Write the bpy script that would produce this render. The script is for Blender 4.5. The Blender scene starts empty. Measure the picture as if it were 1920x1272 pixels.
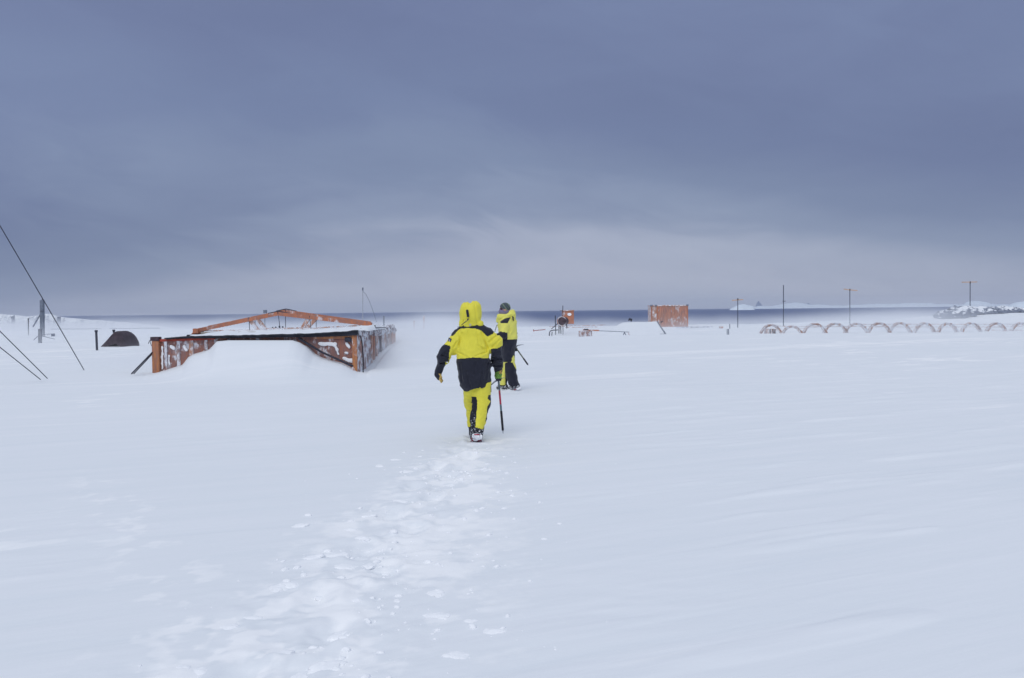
import bpy, math, random
import numpy as np
from mathutils import Vector, Matrix, Euler
R = math.radians
random.seed(7)
SC = bpy.context.scene
C = SC.collection

# ------------------------------------------------------------------ camera
FPX = 1663.0            # focal length in pixels of the 1920 px wide photograph
CAMZ = 1.70
cd = bpy.data.cameras.new('camera'); cam = bpy.data.objects.new('camera', cd); C.objects.link(cam)
cd.sensor_width = 36; cd.lens = 36*FPX/1920; cd.clip_start = 0.1; cd.clip_end = 90000
PITCH = math.atan((583.3-636)/FPX)      # horizon sits above the picture's centre
M_cam = Matrix.Rotation(R(90)+PITCH, 4, 'X') @ Matrix.Rotation(R(-0.63), 4, 'Z')
M_cam.translation = (0, 0, CAMZ)
cam.matrix_world = M_cam
SC.camera = cam
M3 = M_cam.to_3x3()
def at(px, py, Y):
    d = M3 @ Vector(((px-960)/FPX, -(py-636)/FPX, -1))
    return Vector((0, 0, CAMZ)) + d*(Y/d.y)

# ------------------------------------------------------------------ colour management / render
SC.view_settings.view_transform = 'Standard'; SC.view_settings.look = 'None'
SC.view_settings.gamma = 1; SC.view_settings.use_curve_mapping = False
SC.view_settings.exposure = 0.0
SC.render.engine = 'CYCLES'
SC.cycles.volume_bounces = 3
SC.cycles.max_bounces = 10

def lin(r, g, b):
    f = lambda c: (c/255/12.92) if c/255 <= 0.04045 else ((c/255+0.055)/1.055)**2.4
    return (f(r), f(g), f(b), 1)

# ------------------------------------------------------------------ node helper
class NT:
    def __init__(s, tree): s.t = tree; s.n = tree.nodes; s.l = tree.links
    def new(s, typ, **kw):
        n = s.n.new(typ)
        for k, v in kw.items(): setattr(n, k, v)
        return n
    def put(s, v, sock):
        if v is None: return
        if isinstance(v, bpy.types.NodeSocket): s.l.new(v, sock)
        else: sock.default_value = v
    def math(s, op, a, b=None, c=None, clamp=False):
        n = s.new('ShaderNodeMath', operation=op); n.use_clamp = clamp
        s.put(a, n.inputs[0]); s.put(b, n.inputs[1]); s.put(c, n.inputs[2]); return n.outputs[0]
    def noise(s, vec, scale, detail=3, rough=.5, dist=0, dim='3D'):
        n = s.new('ShaderNodeTexNoise', noise_dimensions=dim)
        s.put(vec, n.inputs['Vector']); n.inputs['Scale'].default_value = scale
        n.inputs['Detail'].default_value = detail; n.inputs['Roughness'].default_value = rough
        n.inputs['Distortion'].default_value = dist; return n.outputs[0]
    def ramp(s, fac, stops, interp='LINEAR'):
        n = s.new('ShaderNodeValToRGB'); s.put(fac, n.inputs[0]); cr = n.color_ramp; cr.interpolation = interp
        while len(cr.elements) < len(stops): cr.elements.new(0.5)
        for e, (p, c) in zip(cr.elements, stops):
            e.position = p; e.color = c if hasattr(c, '__len__') else (c, c, c, 1)
        return n.outputs[0]
    def mix(s, fac, a, b, typ='MIX'):
        n = s.new('ShaderNodeMix', data_type='RGBA', blend_type=typ)
        s.put(fac, n.inputs[0]); s.put(a, n.inputs[6]); s.put(b, n.inputs[7]); return n.outputs[2]
    def mapping(s, vec, scale=(1,1,1), rot=(0,0,0), loc=(0,0,0)):
        n = s.new('ShaderNodeMapping'); s.put(vec, n.inputs[0])
        n.inputs['Scale'].default_value = scale; n.inputs['Rotation'].default_value = rot; n.inputs['Location'].default_value = loc
        return n.outputs[0]
    def sep(s, vec):
        n = s.new('ShaderNodeSeparateXYZ'); s.put(vec, n.inputs[0]); return n.outputs
    def comb(s, x, y, z):
        n = s.new('ShaderNodeCombineXYZ'); s.put(x, n.inputs[0]); s.put(y, n.inputs[1]); s.put(z, n.inputs[2]); return n.outputs[0]
    def coord(s, which='Object'): return s.new('ShaderNodeTexCoord').outputs[which]
    def pos(s): return s.new('ShaderNodeNewGeometry').outputs['Position']

# ------------------------------------------------------------------ world: storm cloud over the sea, brighter cloud overhead
SUN_EL, SUN_AZ = 40.0, 196.0          # behind the camera, a little to the left
W = bpy.data.worlds.new('World'); SC.world = W; W.use_nodes = True
W.node_tree.nodes.clear(); w = NT(W.node_tree)
d = w.coord('Generated'); dx, dy, dz = w.sep(d)
az = w.math('DIVIDE', w.math('ARCTAN2', dx, dy), R(30))          # -1 .. 1 across the picture
el = w.math('DIVIDE', w.math('ARCSINE', dz), R(90))
elp = w.math('MAXIMUM', el, 0.0)
# streaky cloud noise: cloud-sheet coordinates, warped
uv = w.comb(w.math('MULTIPLY', az, 1.0), w.math('MULTIPLY_ADD', elp, 9.0, w.math('MULTIPLY', az, 0.55)), 0.0)
warp = w.noise(uv, 1.3, 3, .5)
uvw = w.comb(w.math('MULTIPLY_ADD', warp, .9, az), w.math('MULTIPLY_ADD', warp, .8, w.math('MULTIPLY_ADD', elp, 9.0, w.math('MULTIPLY', az, 0.35))), 3.7)
n1 = w.noise(uvw, 1.15, 5, .50, .3)
n2 = w.noise(w.mapping(uvw, (1.5, 1.6, 1), (0, 0, R(8)), (4, 2, 0)), 2.1, 5, .55, .35)
nn = w.math('SUBTRACT', w.math('ADD', w.math('MULTIPLY', n1, .6), w.math('MULTIPLY', n2, .4)), .5)
# horizon glow is strongest a little right of the middle
azs = w.math('SUBTRACT', az, 0.12)
az2 = w.math('MINIMUM', w.math('MULTIPLY', azs, azs), 1.3)
e2 = w.math('ADD', elp, w.math('MULTIPLY', az2, 0.034))
inview = w.ramp(elp, [(0.0, .22), (.06, .7), (.2, 1.0)])
def blob(px, py, rx, ry, amp, tilt=0.0):
    a0 = math.atan((px-960)/FPX)/R(30); e0 = (583-py)/FPX/R(90); sx, sy = rx/FPX/R(30), ry/FPX/R(90)
    u = w.math('SUBTRACT', az, a0); v = w.math('MULTIPLY_ADD', u, tilt, w.math('SUBTRACT', elp, e0))
    u2 = w.math('DIVIDE', w.math('MULTIPLY_ADD', nn, .35, u), sx); v2 = w.math('DIVIDE', w.math('MULTIPLY_ADD', nn, .05, v), sy)
    r2 = w.math('ADD', w.math('MULTIPLY', u2, u2), w.math('MULTIPLY', v2, v2))
    return w.math('MULTIPLY', w.math('EXPONENT', w.math('MULTIPLY', r2, -1.0)), amp*(.42 if amp > 0 else .8))
acc = None
for bl in [(330,320,110,90,.030,.03),(560,360,200,80,.034,.05),(80,190,190,100,.040,0),(900,260,330,110,.020,.07),(1000,440,420,70,.008,.05),(1250,360,220,45,.020,.10),(1500,470,420,40,.016,.03),
           (1350,240,420,120,-.030,.04),(60,440,230,90,-.042,0),(430,375,70,55,-.012,0),(1850,330,220,110,-.030,0),(1650,60,420,80,.016,0),(300,60,420,60,-.02,0),(960,30,300,60,.012,0)]:
    g_ = blob(*bl); acc = g_ if acc is None else w.math('ADD', acc, g_)
nsum = w.math('MULTIPLY_ADD', w.math('MULTIPLY', nn, inview), 0.16, acc)
e3 = w.math('SUBTRACT', e2, nsum, clamp=True)
base = w.ramp(e3, [(0.0, lin(162,173,195)), (.022, lin(171,179,199)), (.038, lin(163,172,194)), (.066, lin(136,149,177)),
                   (.095, lin(125,139,170)), (.15, lin(117,131,166)), (.23, lin(117,130,166)), (.30, lin(126,138,170)),
                   (.45, lin(190,200,220)), (.62, lin(228,237,252)), (1, lin(236,244,255))], 'EASE')
tint = w.noise(w.mapping(uv, (1, .6, 1), (0, 0, 0), (9, 1, 0)), 1.4, 2, .5)
base = w.mix(w.math('MULTIPLY', w.math('SUBTRACT', tint, .45, clamp=True), .5), base, w.mix(1.0, base, (1.10, .98, 1.04, 1), 'MULTIPLY'))
gain = w.ramp(elp, [(0, 1.0), (.26, 1.0), (.6, .93), (1, .93)])
base = w.mix(1.0, base, gain, 'MULTIPLY')
mott = w.math('MULTIPLY_ADD', acc, 3.2, w.math('MULTIPLY_ADD', w.math('MULTIPLY', nn, inview), .48, 1.0))
base = w.mix(1.0, base, w.comb(mott, mott, w.math('MULTIPLY_ADD', w.math('SUBTRACT', mott, 1.0), .8, 1.0)), 'MULTIPLY')
sky = w.new('ShaderNodeTexSky', sky_type='NISHITA'); sky.sun_disc = False
sky.sun_elevation = R(SUN_EL); sky.sun_rotation = R(SUN_AZ)
bgs = w.new('ShaderNodeBackground'); w.l.new(sky.outputs[0], bgs.inputs[0]); bgs.inputs[1].default_value = 0.05
bgc = w.new('ShaderNodeBackground'); w.l.new(base, bgc.inputs[0]); bgc.inputs[1].default_value = 1.0
mx = w.new('ShaderNodeMixShader'); mx.inputs[0].default_value = 0.95     # overcast: cloud covers nearly all of the clear sky
w.l.new(bgs.outputs[0], mx.inputs[1]); w.l.new(bgc.outputs[0], mx.inputs[2])
wo = w.new('ShaderNodeOutputWorld'); w.l.new(mx.outputs[0], wo.inputs[0])

sd = bpy.data.lights.new('sun', 'SUN'); sd.energy = 0.92; sd.angle = R(40); sd.color = (1.0, .975, .94)
sun = bpy.data.objects.new('sun', sd); C.objects.link(sun)
sdir = Vector((math.sin(R(SUN_AZ))*math.cos(R(SUN_EL)), math.cos(R(SUN_AZ))*math.cos(R(SUN_EL)), math.sin(R(SUN_EL))))
sun.rotation_euler = sdir.to_track_quat('Z', 'Y').to_euler(); sun.location = (0, -5, 30)

# ------------------------------------------------------------------ numpy noise
def _hash(ix, iy, iz, seed):
    h = (ix.astype(np.uint32)*np.uint32(374761393) + iy.astype(np.uint32)*np.uint32(668265263) + iz.astype(np.uint32)*np.uint32(2147483647) + np.uint32(seed*974634777 & 0xffffffff))
    h = (h ^ (h >> np.uint32(13)))*np.uint32(1274126177); h ^= h >> np.uint32(16)
    return (h & np.uint32(0xffffff)).astype(np.float64)/float(0xffffff)
def vnoise(x, y, z=None, seed=1):
    """value noise in -1..1"""
    if z is None: z = np.zeros_like(x)
    xi, yi, zi = np.floor(x), np.floor(y), np.floor(z)
    fx, fy, fz = x-xi, y-yi, z-zi
    fx = fx*fx*fx*(fx*(fx*6-15)+10); fy = fy*fy*fy*(fy*(fy*6-15)+10); fz = fz*fz*(3-2*fz)
    xi, yi, zi = xi.astype(np.int64), yi.astype(np.int64), zi.astype(np.int64)
    r = 0
    for a in (0, 1):
        for b in (0, 1):
            for c in (0, 1):
                r = r + _hash(xi+a, yi+b, zi+c, seed)*(fx if a else 1-fx)*(fy if b else 1-fy)*(fz if c else 1-fz)
    return r*2-1
def fbm(x, y, z=None, octv=4, seed=1, gain=.5):
    s, a, t = 0, 1.0, 0
    for o in range(octv):
        s = s + a*vnoise(x*2**o+o*17.3, y*2**o-o*9.1, None if z is None else z*2**o, seed+o); t += a; a *= gain
    return s/t
def sstep(a, b, x):
    t = np.clip((x-a)/(b-a), 0, 1); return t*t*(3-2*t)

# ------------------------------------------------------------------ mesh builders
def arr(v): return np.asarray(v, dtype=np.float64)
class MB:
    def __init__(s): s.v = []; s.f = []; s.mi = []
    def add(s, vs, fs, mi=0):
        b = len(s.v); s.v += [tuple(v) for v in vs]; s.f += [tuple(b+i for i in f) for f in fs]; s.mi += [mi]*len(fs); return s
    def box(s, lo, hi, mi=0, rot=0, j=0):
        x0, y0, z0 = lo; x1, y1, z1 = hi
        P = [(x0,y0,z0),(x1,y0,z0),(x1,y1,z0),(x0,y1,z0),(x0,y0,z1),(x1,y0,z1),(x1,y1,z1),(x0,y1,z1)]
        return s.hexa(P, mi)
    def hexa(s, P, mi=0):
        return s.add(P, [(0,3,2,1),(4,5,6,7),(0,1,5,4),(1,2,6,5),(2,3,7,6),(3,0,4,7)], mi)
    def beam(s, a, b, wx, wz, mi=0, up=(0,0,1)):
        a, b = Vector(a), Vector(b); t = (b-a).normalized(); u = Vector(up)
        sx = t.cross(u)
        if sx.length < 1e-4: sx = t.cross(Vector((0,1,0)))
        sx.normalize(); u = sx.cross(t).normalized(); sx = sx*(wx/2); u = u*(wz/2)
        P = [a-sx-u, a+sx-u, b+sx-u, b-sx-u, a-sx+u, a+sx+u, b+sx+u, b-sx+u]
        return s.hexa(P, mi)
    def tube(s, pts, r, n=8, mi=0, caps=True):
        pts = [Vector(p) for p in pts]; rs = r if hasattr(r, '__len__') else [r]*len(pts)
        prev = None; vs = []; fs = []
        for i, p in enumerate(pts):
            t = (pts[min(i+1, len(pts)-1)]-pts[max(i-1, 0)]).normalized()
            if prev is None:
                prev = t.orthogonal().normalized()
            prev = (prev-t*prev.dot(t)).normalized(); q = t.cross(prev)
            for k in range(n):
                a = 2*math.pi*k/n; vs.append(p+(prev*math.cos(a)+q*math.sin(a))*rs[i])
        for i in range(len(pts)-1):
            for k in range(n):
                k2 = (k+1) % n; fs.append((i*n+k, i*n+k2, (i+1)*n+k2, (i+1)*n+k))
        if caps:
            fs.append(tuple(range(n-1, -1, -1))); fs.append(tuple((len(pts)-1)*n+k for k in range(n)))
        return s.add(vs, fs, mi)
    def build(s, name, mats, parent=None, smooth=False, origin=None, bevel=0):
        me = bpy.data.meshes.new(name)
        off = Vector(origin) if origin is not None else (parent.location.copy() if parent else Vector((0,0,0)))
        pp = parent
        while pp is not None and pp.parent is not None:
            off = off + pp.parent.location; pp = pp.parent
        me.from_pydata([tuple(Vector(v)-off) for v in s.v], [], s.f); 
        if not isinstance(mats, (list, tuple)): mats = [mats]
        for m in mats: me.materials.append(m)
        me.polygons.foreach_set('material_index', s.mi)
        if smooth: me.polygons.foreach_set('use_smooth', [True]*len(s.f))
        me.validate(); me.update()
        o = bpy.data.objects.new(name, me); C.objects.link(o)
        if parent: o.parent = parent
        elif origin is not None: o.location = origin
        if bevel:
            b = o.modifiers.new('bevel', 'BEVEL'); b.width = bevel; b.segments = 2; b.limit_method = 'ANGLE'
        return o
def np_mesh(name, V, F, mats, parent=None, mi=None, smooth=True, loc=None):
    """V n x 3 local coordinates, F m x 4 or m x 3"""
    me = bpy.data.meshes.new(name); k = F.shape[1]
    me.vertices.add(len(V)); me.vertices.foreach_set('co', np.ascontiguousarray(V, dtype=np.float32).ravel())
    me.loops.add(F.size); me.loops.foreach_set('vertex_index', F.astype(np.int32).ravel())
    me.polygons.add(len(F)); me.polygons.foreach_set('loop_start', np.arange(0, F.size, k, dtype=np.int32))
    me.polygons.foreach_set('loop_total', np.full(len(F), k, dtype=np.int32))
    for m in (mats if isinstance(mats, (list, tuple)) else [mats]): me.materials.append(m)
    if mi is not None: me.polygons.foreach_set('material_index', mi.astype(np.int32))
    me.polygons.foreach_set('use_smooth', np.full(len(F), smooth))
    me.update(calc_edges=True); me.validate()
    o = bpy.data.objects.new(name, me); C.objects.link(o)
    if parent: o.parent = parent
    if loc is not None: o.location = loc
    return o
def empty(name, loc, label=None, cat=None, group=None):
    o = bpy.data.objects.new(name, None); o.empty_display_size = .2; C.objects.link(o); o.location = loc
    return tag(o, label, cat, group)
def tag(o, label=None, cat=None, group=None, kind=None):
    if label: o['label'] = label
    if cat: o['category'] = cat
    if group: o['group'] = group
    if kind: o['kind'] = kind
    return o
def label(o, s): o['label'] = s; return o

# ------------------------------------------------------------------ signed-distance modelling: one continuous skin per garment / body
def surface_net(f, lo, hi, h):
    lo, hi = arr(lo), arr(hi); n = np.ceil((hi-lo)/h).astype(int)+1
    ax = [lo[i]+np.arange(n[i])*h for i in range(3)]
    X, Y, Z = np.meshgrid(*ax, indexing='ij'); D = f(X, Y, Z); S = D < 0
    nx, ny, nz = n-1
    acc = np.zeros((nx, ny, nz, 3)); cnt = np.zeros((nx, ny, nz))
    G = (X, Y, Z)
    for axis in range(3):
        for a in (0, 1):
            for b in (0, 1):
                o0 = [0, 0, 0]; others = [i for i in range(3) if i != axis]
                o0[others[0]] = a; o0[others[1]] = b; o1 = list(o0); o1[axis] = 1
                s0 = tuple(slice(o0[i], o0[i]+(nx, ny, nz)[i]) for i in range(3)); s1 = tuple(slice(o1[i], o1[i]+(nx, ny, nz)[i]) for i in range(3))
                d0, d1 = D[s0], D[s1]; m = S[s0] != S[s1]
                t = np.where(m, d0/np.where(m, d0-d1, 1), 0)
                for c in range(3):
                    acc[..., c] += np.where(m, G[c][s0]+t*(G[c][s1]-G[c][s0]), 0)
                cnt += m
    act = cnt > 0; idx = -np.ones((nx, ny, nz), dtype=np.int64); idx[act] = np.arange(act.sum())
    V = acc[act]/cnt[act][:, None]; F = []
    for axis in range(3):
        u, v = [i for i in range(3) if i != axis]
        sl = [slice(None)]*3; sl0 = list(sl); sl1 = list(sl)
        rng = [slice(0, n[i]) for i in range(3)]
        rng[axis] = slice(0, n[axis]-1); rng[u] = slice(1, n[u]-1); rng[v] = slice(1, n[v]-1)
        r1 = list(rng); r1[axis] = slice(1, n[axis])
        a0, a1 = S[tuple(rng)], S[tuple(r1)]; ch = np.argwhere(a0 != a1)
        if not len(ch): continue
        base = ch.copy(); base[:, u] += 1; base[:, v] += 1
        def cell(du, dv):
            q = base.copy(); q[:, u] += du; q[:, v] += dv
            q = np.minimum(q, arr((nx-1, ny-1, nz-1)).astype(int)); return idx[q[:, 0], q[:, 1], q[:, 2]]
        quad = np.stack([cell(-1,-1), cell(0,-1), cell(0,0), cell(-1,0)], 1)
        ins = a0[ch[:, 0], ch[:, 1], ch[:, 2]]
        if axis == 1: ins = ~ins
        quad = np.where(ins[:, None], quad, quad[:, ::-1]); F.append(quad[(quad >= 0).all(1)])
    return V, np.concatenate(F)
def cone(a, b, ra, rb, ky=1.0, kx=1.0):
    a, b = arr(a), arr(b); K = arr((kx, ky, 1.0)); A, B = a*K, b*K; ab = B-A; L = max((ab**2).sum(), 1e-9)
    def f(X, Y, Z):
        x, y, z = X*kx-A[0], Y*ky-A[1], Z-A[2]
        t = np.clip((x*ab[0]+y*ab[1]+z*ab[2])/L, 0, 1)
        return np.sqrt((x-t*ab[0])**2+(y-t*ab[1])**2+(z-t*ab[2])**2)-(ra+(rb-ra)*t)
    return f
def ell(c, r):
    c, r = arr(c), arr(r); m = r.min()
    def f(X, Y, Z):
        q = np.sqrt(((X-c[0])/r[0])**2+((Y-c[1])/r[1])**2+((Z-c[2])/r[2])**2); return (q-1)*m
    return f
def smin(a, b, k):
    h = np.clip(.5+.5*(b-a)/k, 0, 1); return b*(1-h)+a*h-k*h*(1-h)
def union(fs, k=.03):
    def f(X, Y, Z):
        d = fs[0](X, Y, Z)
        for g in fs[1:]: d = smin(d, g(X, Y, Z), k)
        return d
    return f
def folded(f, amp, fx, fy, fz, seed=3, amp2=0):
    def g(X, Y, Z):
        d = f(X, Y, Z)
        w_ = vnoise(X*6, Y*6, Z*6, seed+5)*.5
        r = 1-np.abs(vnoise(X*fx+w_, Y*fy, Z*fz+w_, seed))*2       # ridges = creases
        return d-amp*r*.6-amp*vnoise(X*fx*.5, Y*fy*.5, Z*fz*.5, seed+1)
    return g
def skin_part(name, f, lo, hi, h, mats, parent, region=None, smooth=True):
    V, F = surface_net(f, lo, hi, h)
    mi = None
    if region is not None:
        c = V[F].mean(1); mi = region(c[:, 0], c[:, 1], c[:, 2])
    return np_mesh(name, V, F, mats, parent, mi, smooth)

# ------------------------------------------------------------------ materials
MATS = {}
def principled(name, col=(.5,.5,.5,1), rough=.6, metal=0.0, spec=.5):
    m = bpy.data.materials.new(name); m.use_nodes = True; t = NT(m.node_tree); b = m.node_tree.nodes['Principled BSDF']
    b.inputs['Base Color'].default_value = col; b.inputs['Roughness'].default_value = rough
    b.inputs['Metallic'].default_value = metal; b.inputs['Specular IOR Level'].default_value = spec
    return m, t, b
def bump(t, b, h, strength, dist):
    n = t.new('ShaderNodeBump'); n.inputs['Strength'].default_value = strength; n.inputs['Distance'].default_value = dist
    t.l.new(h, n.inputs['Height']); t.l.new(n.outputs[0], b.inputs['Normal'])
def m_snow(name='snow', coarse=1.0):
    m, t, b = principled(name, rough=.7, spec=.25)
    p = t.pos(); wr = t.mapping(p, (1,1,1), (0,0,R(-24)))
    streak = t.noise(t.mapping(wr, (.35, 3.2, 1)), 1.0, 6, .6, .4)
    fine = t.noise(t.mapping(wr, (2.0, 14, 8)), 1.0, 4, .6)
    big = t.noise(p, .16, 3, .5)
    crust = t.ramp(t.math('ADD', t.math('MULTIPLY', streak, .7), t.math('MULTIPLY', big, .3)), [(.30, (.80,.84,.875,1)), (.46, (.83,.86,.89,1)), (.60, (.85,.875,.905,1)), (.70, (.90,.915,.93,1))])
    at_ = t.new('ShaderNodeAttribute'); at_.attribute_name = 'loose'
    spk = t.noise(t.mapping(wr, (7, 13, 9)), 1, 5, .65); lo_ = t.math('ADD', at_.outputs['Fac'], t.math('MULTIPLY', t.math('SUBTRACT', spk, .5), .85))
    crust = t.mix(t.ramp(lo_, [(.12, 0.0), (.75, 1.0)]), crust, (.955,.965,.975,1))
    t.l.new(crust, b.inputs['Base Color'])
    grain = t.noise(p, 60, 3, .6)
    h = t.math('ADD', t.math('MULTIPLY', streak, .9), t.math('ADD', t.math('MULTIPLY', fine, .22), t.math('MULTIPLY', grain, .05)))
    bump(t, b, h, .38, .03)
    return m
def m_plain(name, col, rough=.6, metal=0, var=.15, scale=8, bmp=.2):
    m, t, b = principled(name, col, rough, metal)
    n = t.noise(t.coord(), scale, 4, .6)
    dark = tuple(c*(1-var*2) for c in col[:3])+(1,); lite = tuple(min(1, c*(1+var)) for c in col[:3])+(1,)
    t.l.new(t.ramp(n, [(.3, dark), (.7, lite)]), b.inputs['Base Color'])
    if bmp: bump(t, b, n, bmp, .01)
    return m
def m_cloth(name, col, var=.05):
    m, t, b = principled(name, col, .78, 0, .3); co = t.coord()
    n = t.noise(t.mapping(co, (9, 9, 5)), 1, 4, .55, .8)
    wv = t.noise(co, 320, 2, .5)
    dark = tuple(c*(1-var*2) for c in col[:3])+(1,)
    t.l.new(t.ramp(n, [(.3, dark), (.7, col)]), b.inputs['Base Color'])
    b.inputs['Sheen Weight'].default_value = .12
    bump(t, b, t.math('ADD', n, t.math('MULTIPLY', wv, .05)), .55, .02)
    return m
def m_weathered(name, paint, rust, snow_amt=.5, scale=1.0, vertical=1.0, frost=(.80,.84,.90,1)):
    """orange paint, rust and wood underneath, plastered here and there with wind-driven snow"""
    m, t, b = principled(name, rough=.8, spec=.25); p = t.pos()
    pv = t.mapping(p, (1, 1, .35 if vertical else 1))
    n1 = t.noise(pv, 3.2*scale, 6, .65, .2); n2 = t.noise(t.mapping(p, (1,1,.15)), 14*scale, 5, .6)
    n3 = t.noise(t.mapping(p, (1,1,.6), (0,0,0), (5,3,1)), 2.4*scale, 8, .66, .15)
    col = t.mix(t.ramp(n1, [(.42, 0.0), (.6, 1.0)]), paint, rust)
    col = t.mix(t.math('MULTIPLY', t.ramp(n2, [(.45, 0.0), (.7, 1.0)]), .55), col, (.16,.15,.19,1))
    f = t.ramp(n3, [(max(0, .56-.2*snow_amt), 0.0), (max(.01, .66-.2*snow_amt), .85), (.9, 1.0)])
    col = t.mix(f, col, frost); t.l.new(col, b.inputs['Base Color'])
    bump(t, b, t.math('ADD', n3, n2), .5, .03)
    return m
SNOW = m_snow()
m, t, b = principled('clump_snow', (.95,.965,.985,1), .75, 0, .2)
bump(t, b, t.noise(t.pos(), 45, 4, .65), .25, .01); CLUMP = m
YEL = m_cloth('yellow_shell_fabric', (.86, .78, .075, 1)); BLK = m_cloth('black_shell_fabric', (.018, .020, .034, 1))
YEL2 = m_cloth('hazed_yellow_shell_fabric', (.86, .82, .16, 1))  # same yellow suit farther off, haze and bright light mixed into the colour
ORANGE = m_weathered('weathered_orange_paint', (.56,.21,.11,1), (.44,.19,.12,1), -.1, 1.3)
ORANGE_SNOW = m_weathered('orange_panel_with_snow', (.38,.17,.12,1), (.27,.16,.15,1), .20, 1.9)
FROSTED = m_weathered('frosted_panel', (.38,.20,.15,1), (.26,.20,.21,1), .52, 2.0)
WOODOR = m_weathered('orange_timber', (.62,.27,.11,1), (.48,.20,.10,1), -.1, 1.5)
PALEOR = m_weathered('pale_orange_timber', (.55,.27,.17,1), (.50,.34,.28,1), .45, 2.0)
FELT = m_plain('black_roof_felt', (.022,.025,.038,1), .8, 0, .3, 5)
DARK = m_plain('dark_steel', (.045,.05,.075,1), .6, .3, .3, 20)
GREYST = m_plain('grey_steel', (.20,.23,.29,1), .6, .3, .2, 10)
RUSTD = m_plain('dark_rusty_steel', (.085,.05,.065,1), .75, .1, .3, 6)
REDP = m_plain('red_paint', (.42,.06,.035,1), .6, 0, .25, 4)

# ------------------------------------------------------------------ the snow field
HX0, HX1, HY0, HY1 = -10.55, -4.53, 26.0, 34.1       # footprint of the half-buried hut
_dpx = arr([270, 288, 310, 342, 347, 352, 362, 380, 392, 400, 406, 430, 549, 562, 577, 590, 605, 622, 642, 656, 670, 690])
_dpy = arr([701, 699, 694, 684, 677, 670, 664, 659, 655, 646, 639, 637, 637, 641, 650, 663, 671, 676, 681, 688, 697, 699])
_dw = [at(a, b_, HY0) for a, b_ in zip(_dpx, _dpy)]
DXS, DZS = arr([p.x for p in _dw]), arr([p.z for p in _dw])
def ground(x, y):
    x = np.asarray(x, dtype=np.float64); y = np.asarray(y, dtype=np.float64)
    ca, sa = math.cos(R(24)), math.sin(R(24)); u, v = x*ca+y*sa, -x*sa+y*ca
    far = sstep(10, 45, y)
    h = (.035+.05*far)*fbm(x*.11+3, y*.11, octv=3, seed=2) + (.010+.03*far)*fbm(u*.16, v*.45, octv=3, seed=5)
    sas = fbm(u*.8+.35*vnoise(x*.7, y*.7, seed=8), v*2.6+.5*vnoise(x*.6, y*.6, seed=7), octv=4, seed=9, gain=.55)              # sastrugi along the wind
    reg = sstep(-.25, .35, vnoise(x*.16+1.3, y*.13+4.2, seed=21))
    h = h+.013*sas*(.2+reg*sstep(-.3, .5, vnoise(x*.5, y*.45, seed=23)))+.022*np.maximum(0, fbm(u*.6, v*3.4, octv=3, seed=31)-.12)*sstep(-1, 1.5, x-.1*y)*2
    # trodden track
    ty = np.clip(y, 3, 12); tx = np.interp(ty, [3, 4.1, 5, 6.1, 8.9, 11.2, 12], [-1.25, -1.2, -1.1, -.98, -.85, -.52, -.35])
    tm = np.exp(-((x-tx)/(.42+.25*sstep(9, 4, y)))**2)*sstep(12.4, 11.3, y)*sstep(-2, 2, y)
    clod = np.maximum(0, vnoise(x*5.5, y*5.5, seed=41)-.1)*.030+np.maximum(0, vnoise(x*13, y*13, seed=42))*.010
    h = h+tm*(clod-.022+.012*vnoise(x*2.2, y*2.2, seed=43))
    for k in range(13):            # shallow boot holes with pushed-up rims, left and right in turn
        fy = 4.2+.56*k; fx = np.interp(fy, [3, 4.1, 5, 6.1, 8.9, 11.2, 12], [-1.25, -1.2, -1.1, -.98, -.85, -.52, -.35])+(.13 if k % 2 else -.13)
        r2 = ((x-fx)/.085)**2+((y-fy)/.17)**2+.5*vnoise(x*9, y*9, seed=45); h = h-.032*np.exp(-np.maximum(0, r2))+.014*np.exp(-((np.sqrt(np.maximum(r2, 0))-1.75)/.45)**2)
    for fx, fy in ((-.475, 11.62), (-.53, 12.06), (-.33, 18.1), (.06, 17.9), (-.10, 17.95)):
        r = np.sqrt(((x-fx)/.16)**2+((y-fy)/.18)**2); h = h+.022*np.exp(-((r-1)/.4)**2)*(1+.8*vnoise(x*12, y*12, seed=46))
    # slight rise towards the second walker and beyond
    h = h+.10*np.exp(-((x-0)/4.5)**2-((y-18.3)/3.2)**2)
    # drift banked against the hut front
    xe = x-np.clip(HY0-y, 0, 6)*np.interp(x, [-9, -6], [.38, .17]); dz = np.interp(xe, DXS, DZS); dz = np.where(xe < DXS[0], 0, np.where(xe > DXS[-1], 0, dz))
    g = np.where(y <= HY0+.05, sstep(20.5, HY0-.12, y)**1.25, np.where(y < HY1, 1, 0))
    g2 = np.where((x > HX0-.1) & (x < HX1+.05) & (y > HY0-.05), np.minimum(1, dz*0+1), 1)
    inside = (y > HY0+.02) & (y < HY1+.3) & (x > HX0-.05) & (x < HX1+.02)
    hd = dz*g
    h = np.where(inside, np.minimum(h, .2)*0+np.minimum(hd, .75), h*(1-sstep(21.5, 25.0, y)*sstep(HX0-2.2, HX0-.4, x)*sstep(HX1+1.6, HX1+.2, x)*(y <= HY0+.1))+hd-.015*sstep(24, 25.8, y)*(hd > .01))
    # snow banked along the hut's side wall and behind it
    side = np.interp(y, [26, 27, 28, 29, 30, 34.2, 40, 52, 60], [0, 0, .10, .28, .42, .60, .50, .2, 0])
    sx = np.where(x > HX1, np.exp(-np.maximum(0, x-HX1-.25)**2/(1.2+.12*np.maximum(0, y-27))**2), np.where(y > HY1+.2, np.exp(-np.maximum(0, HX1-2-x)**2/9), 0))
    h = h+side*sx*(~inside)
    # shore edge, then the bank on the far right
    edge = 96+5*fbm(x*.03, x*0+.5, octv=2, seed=51)+np.where(x < -10, 9, 0)*sstep(-10, -30, x)+sstep(25, 45, x)*14
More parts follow.
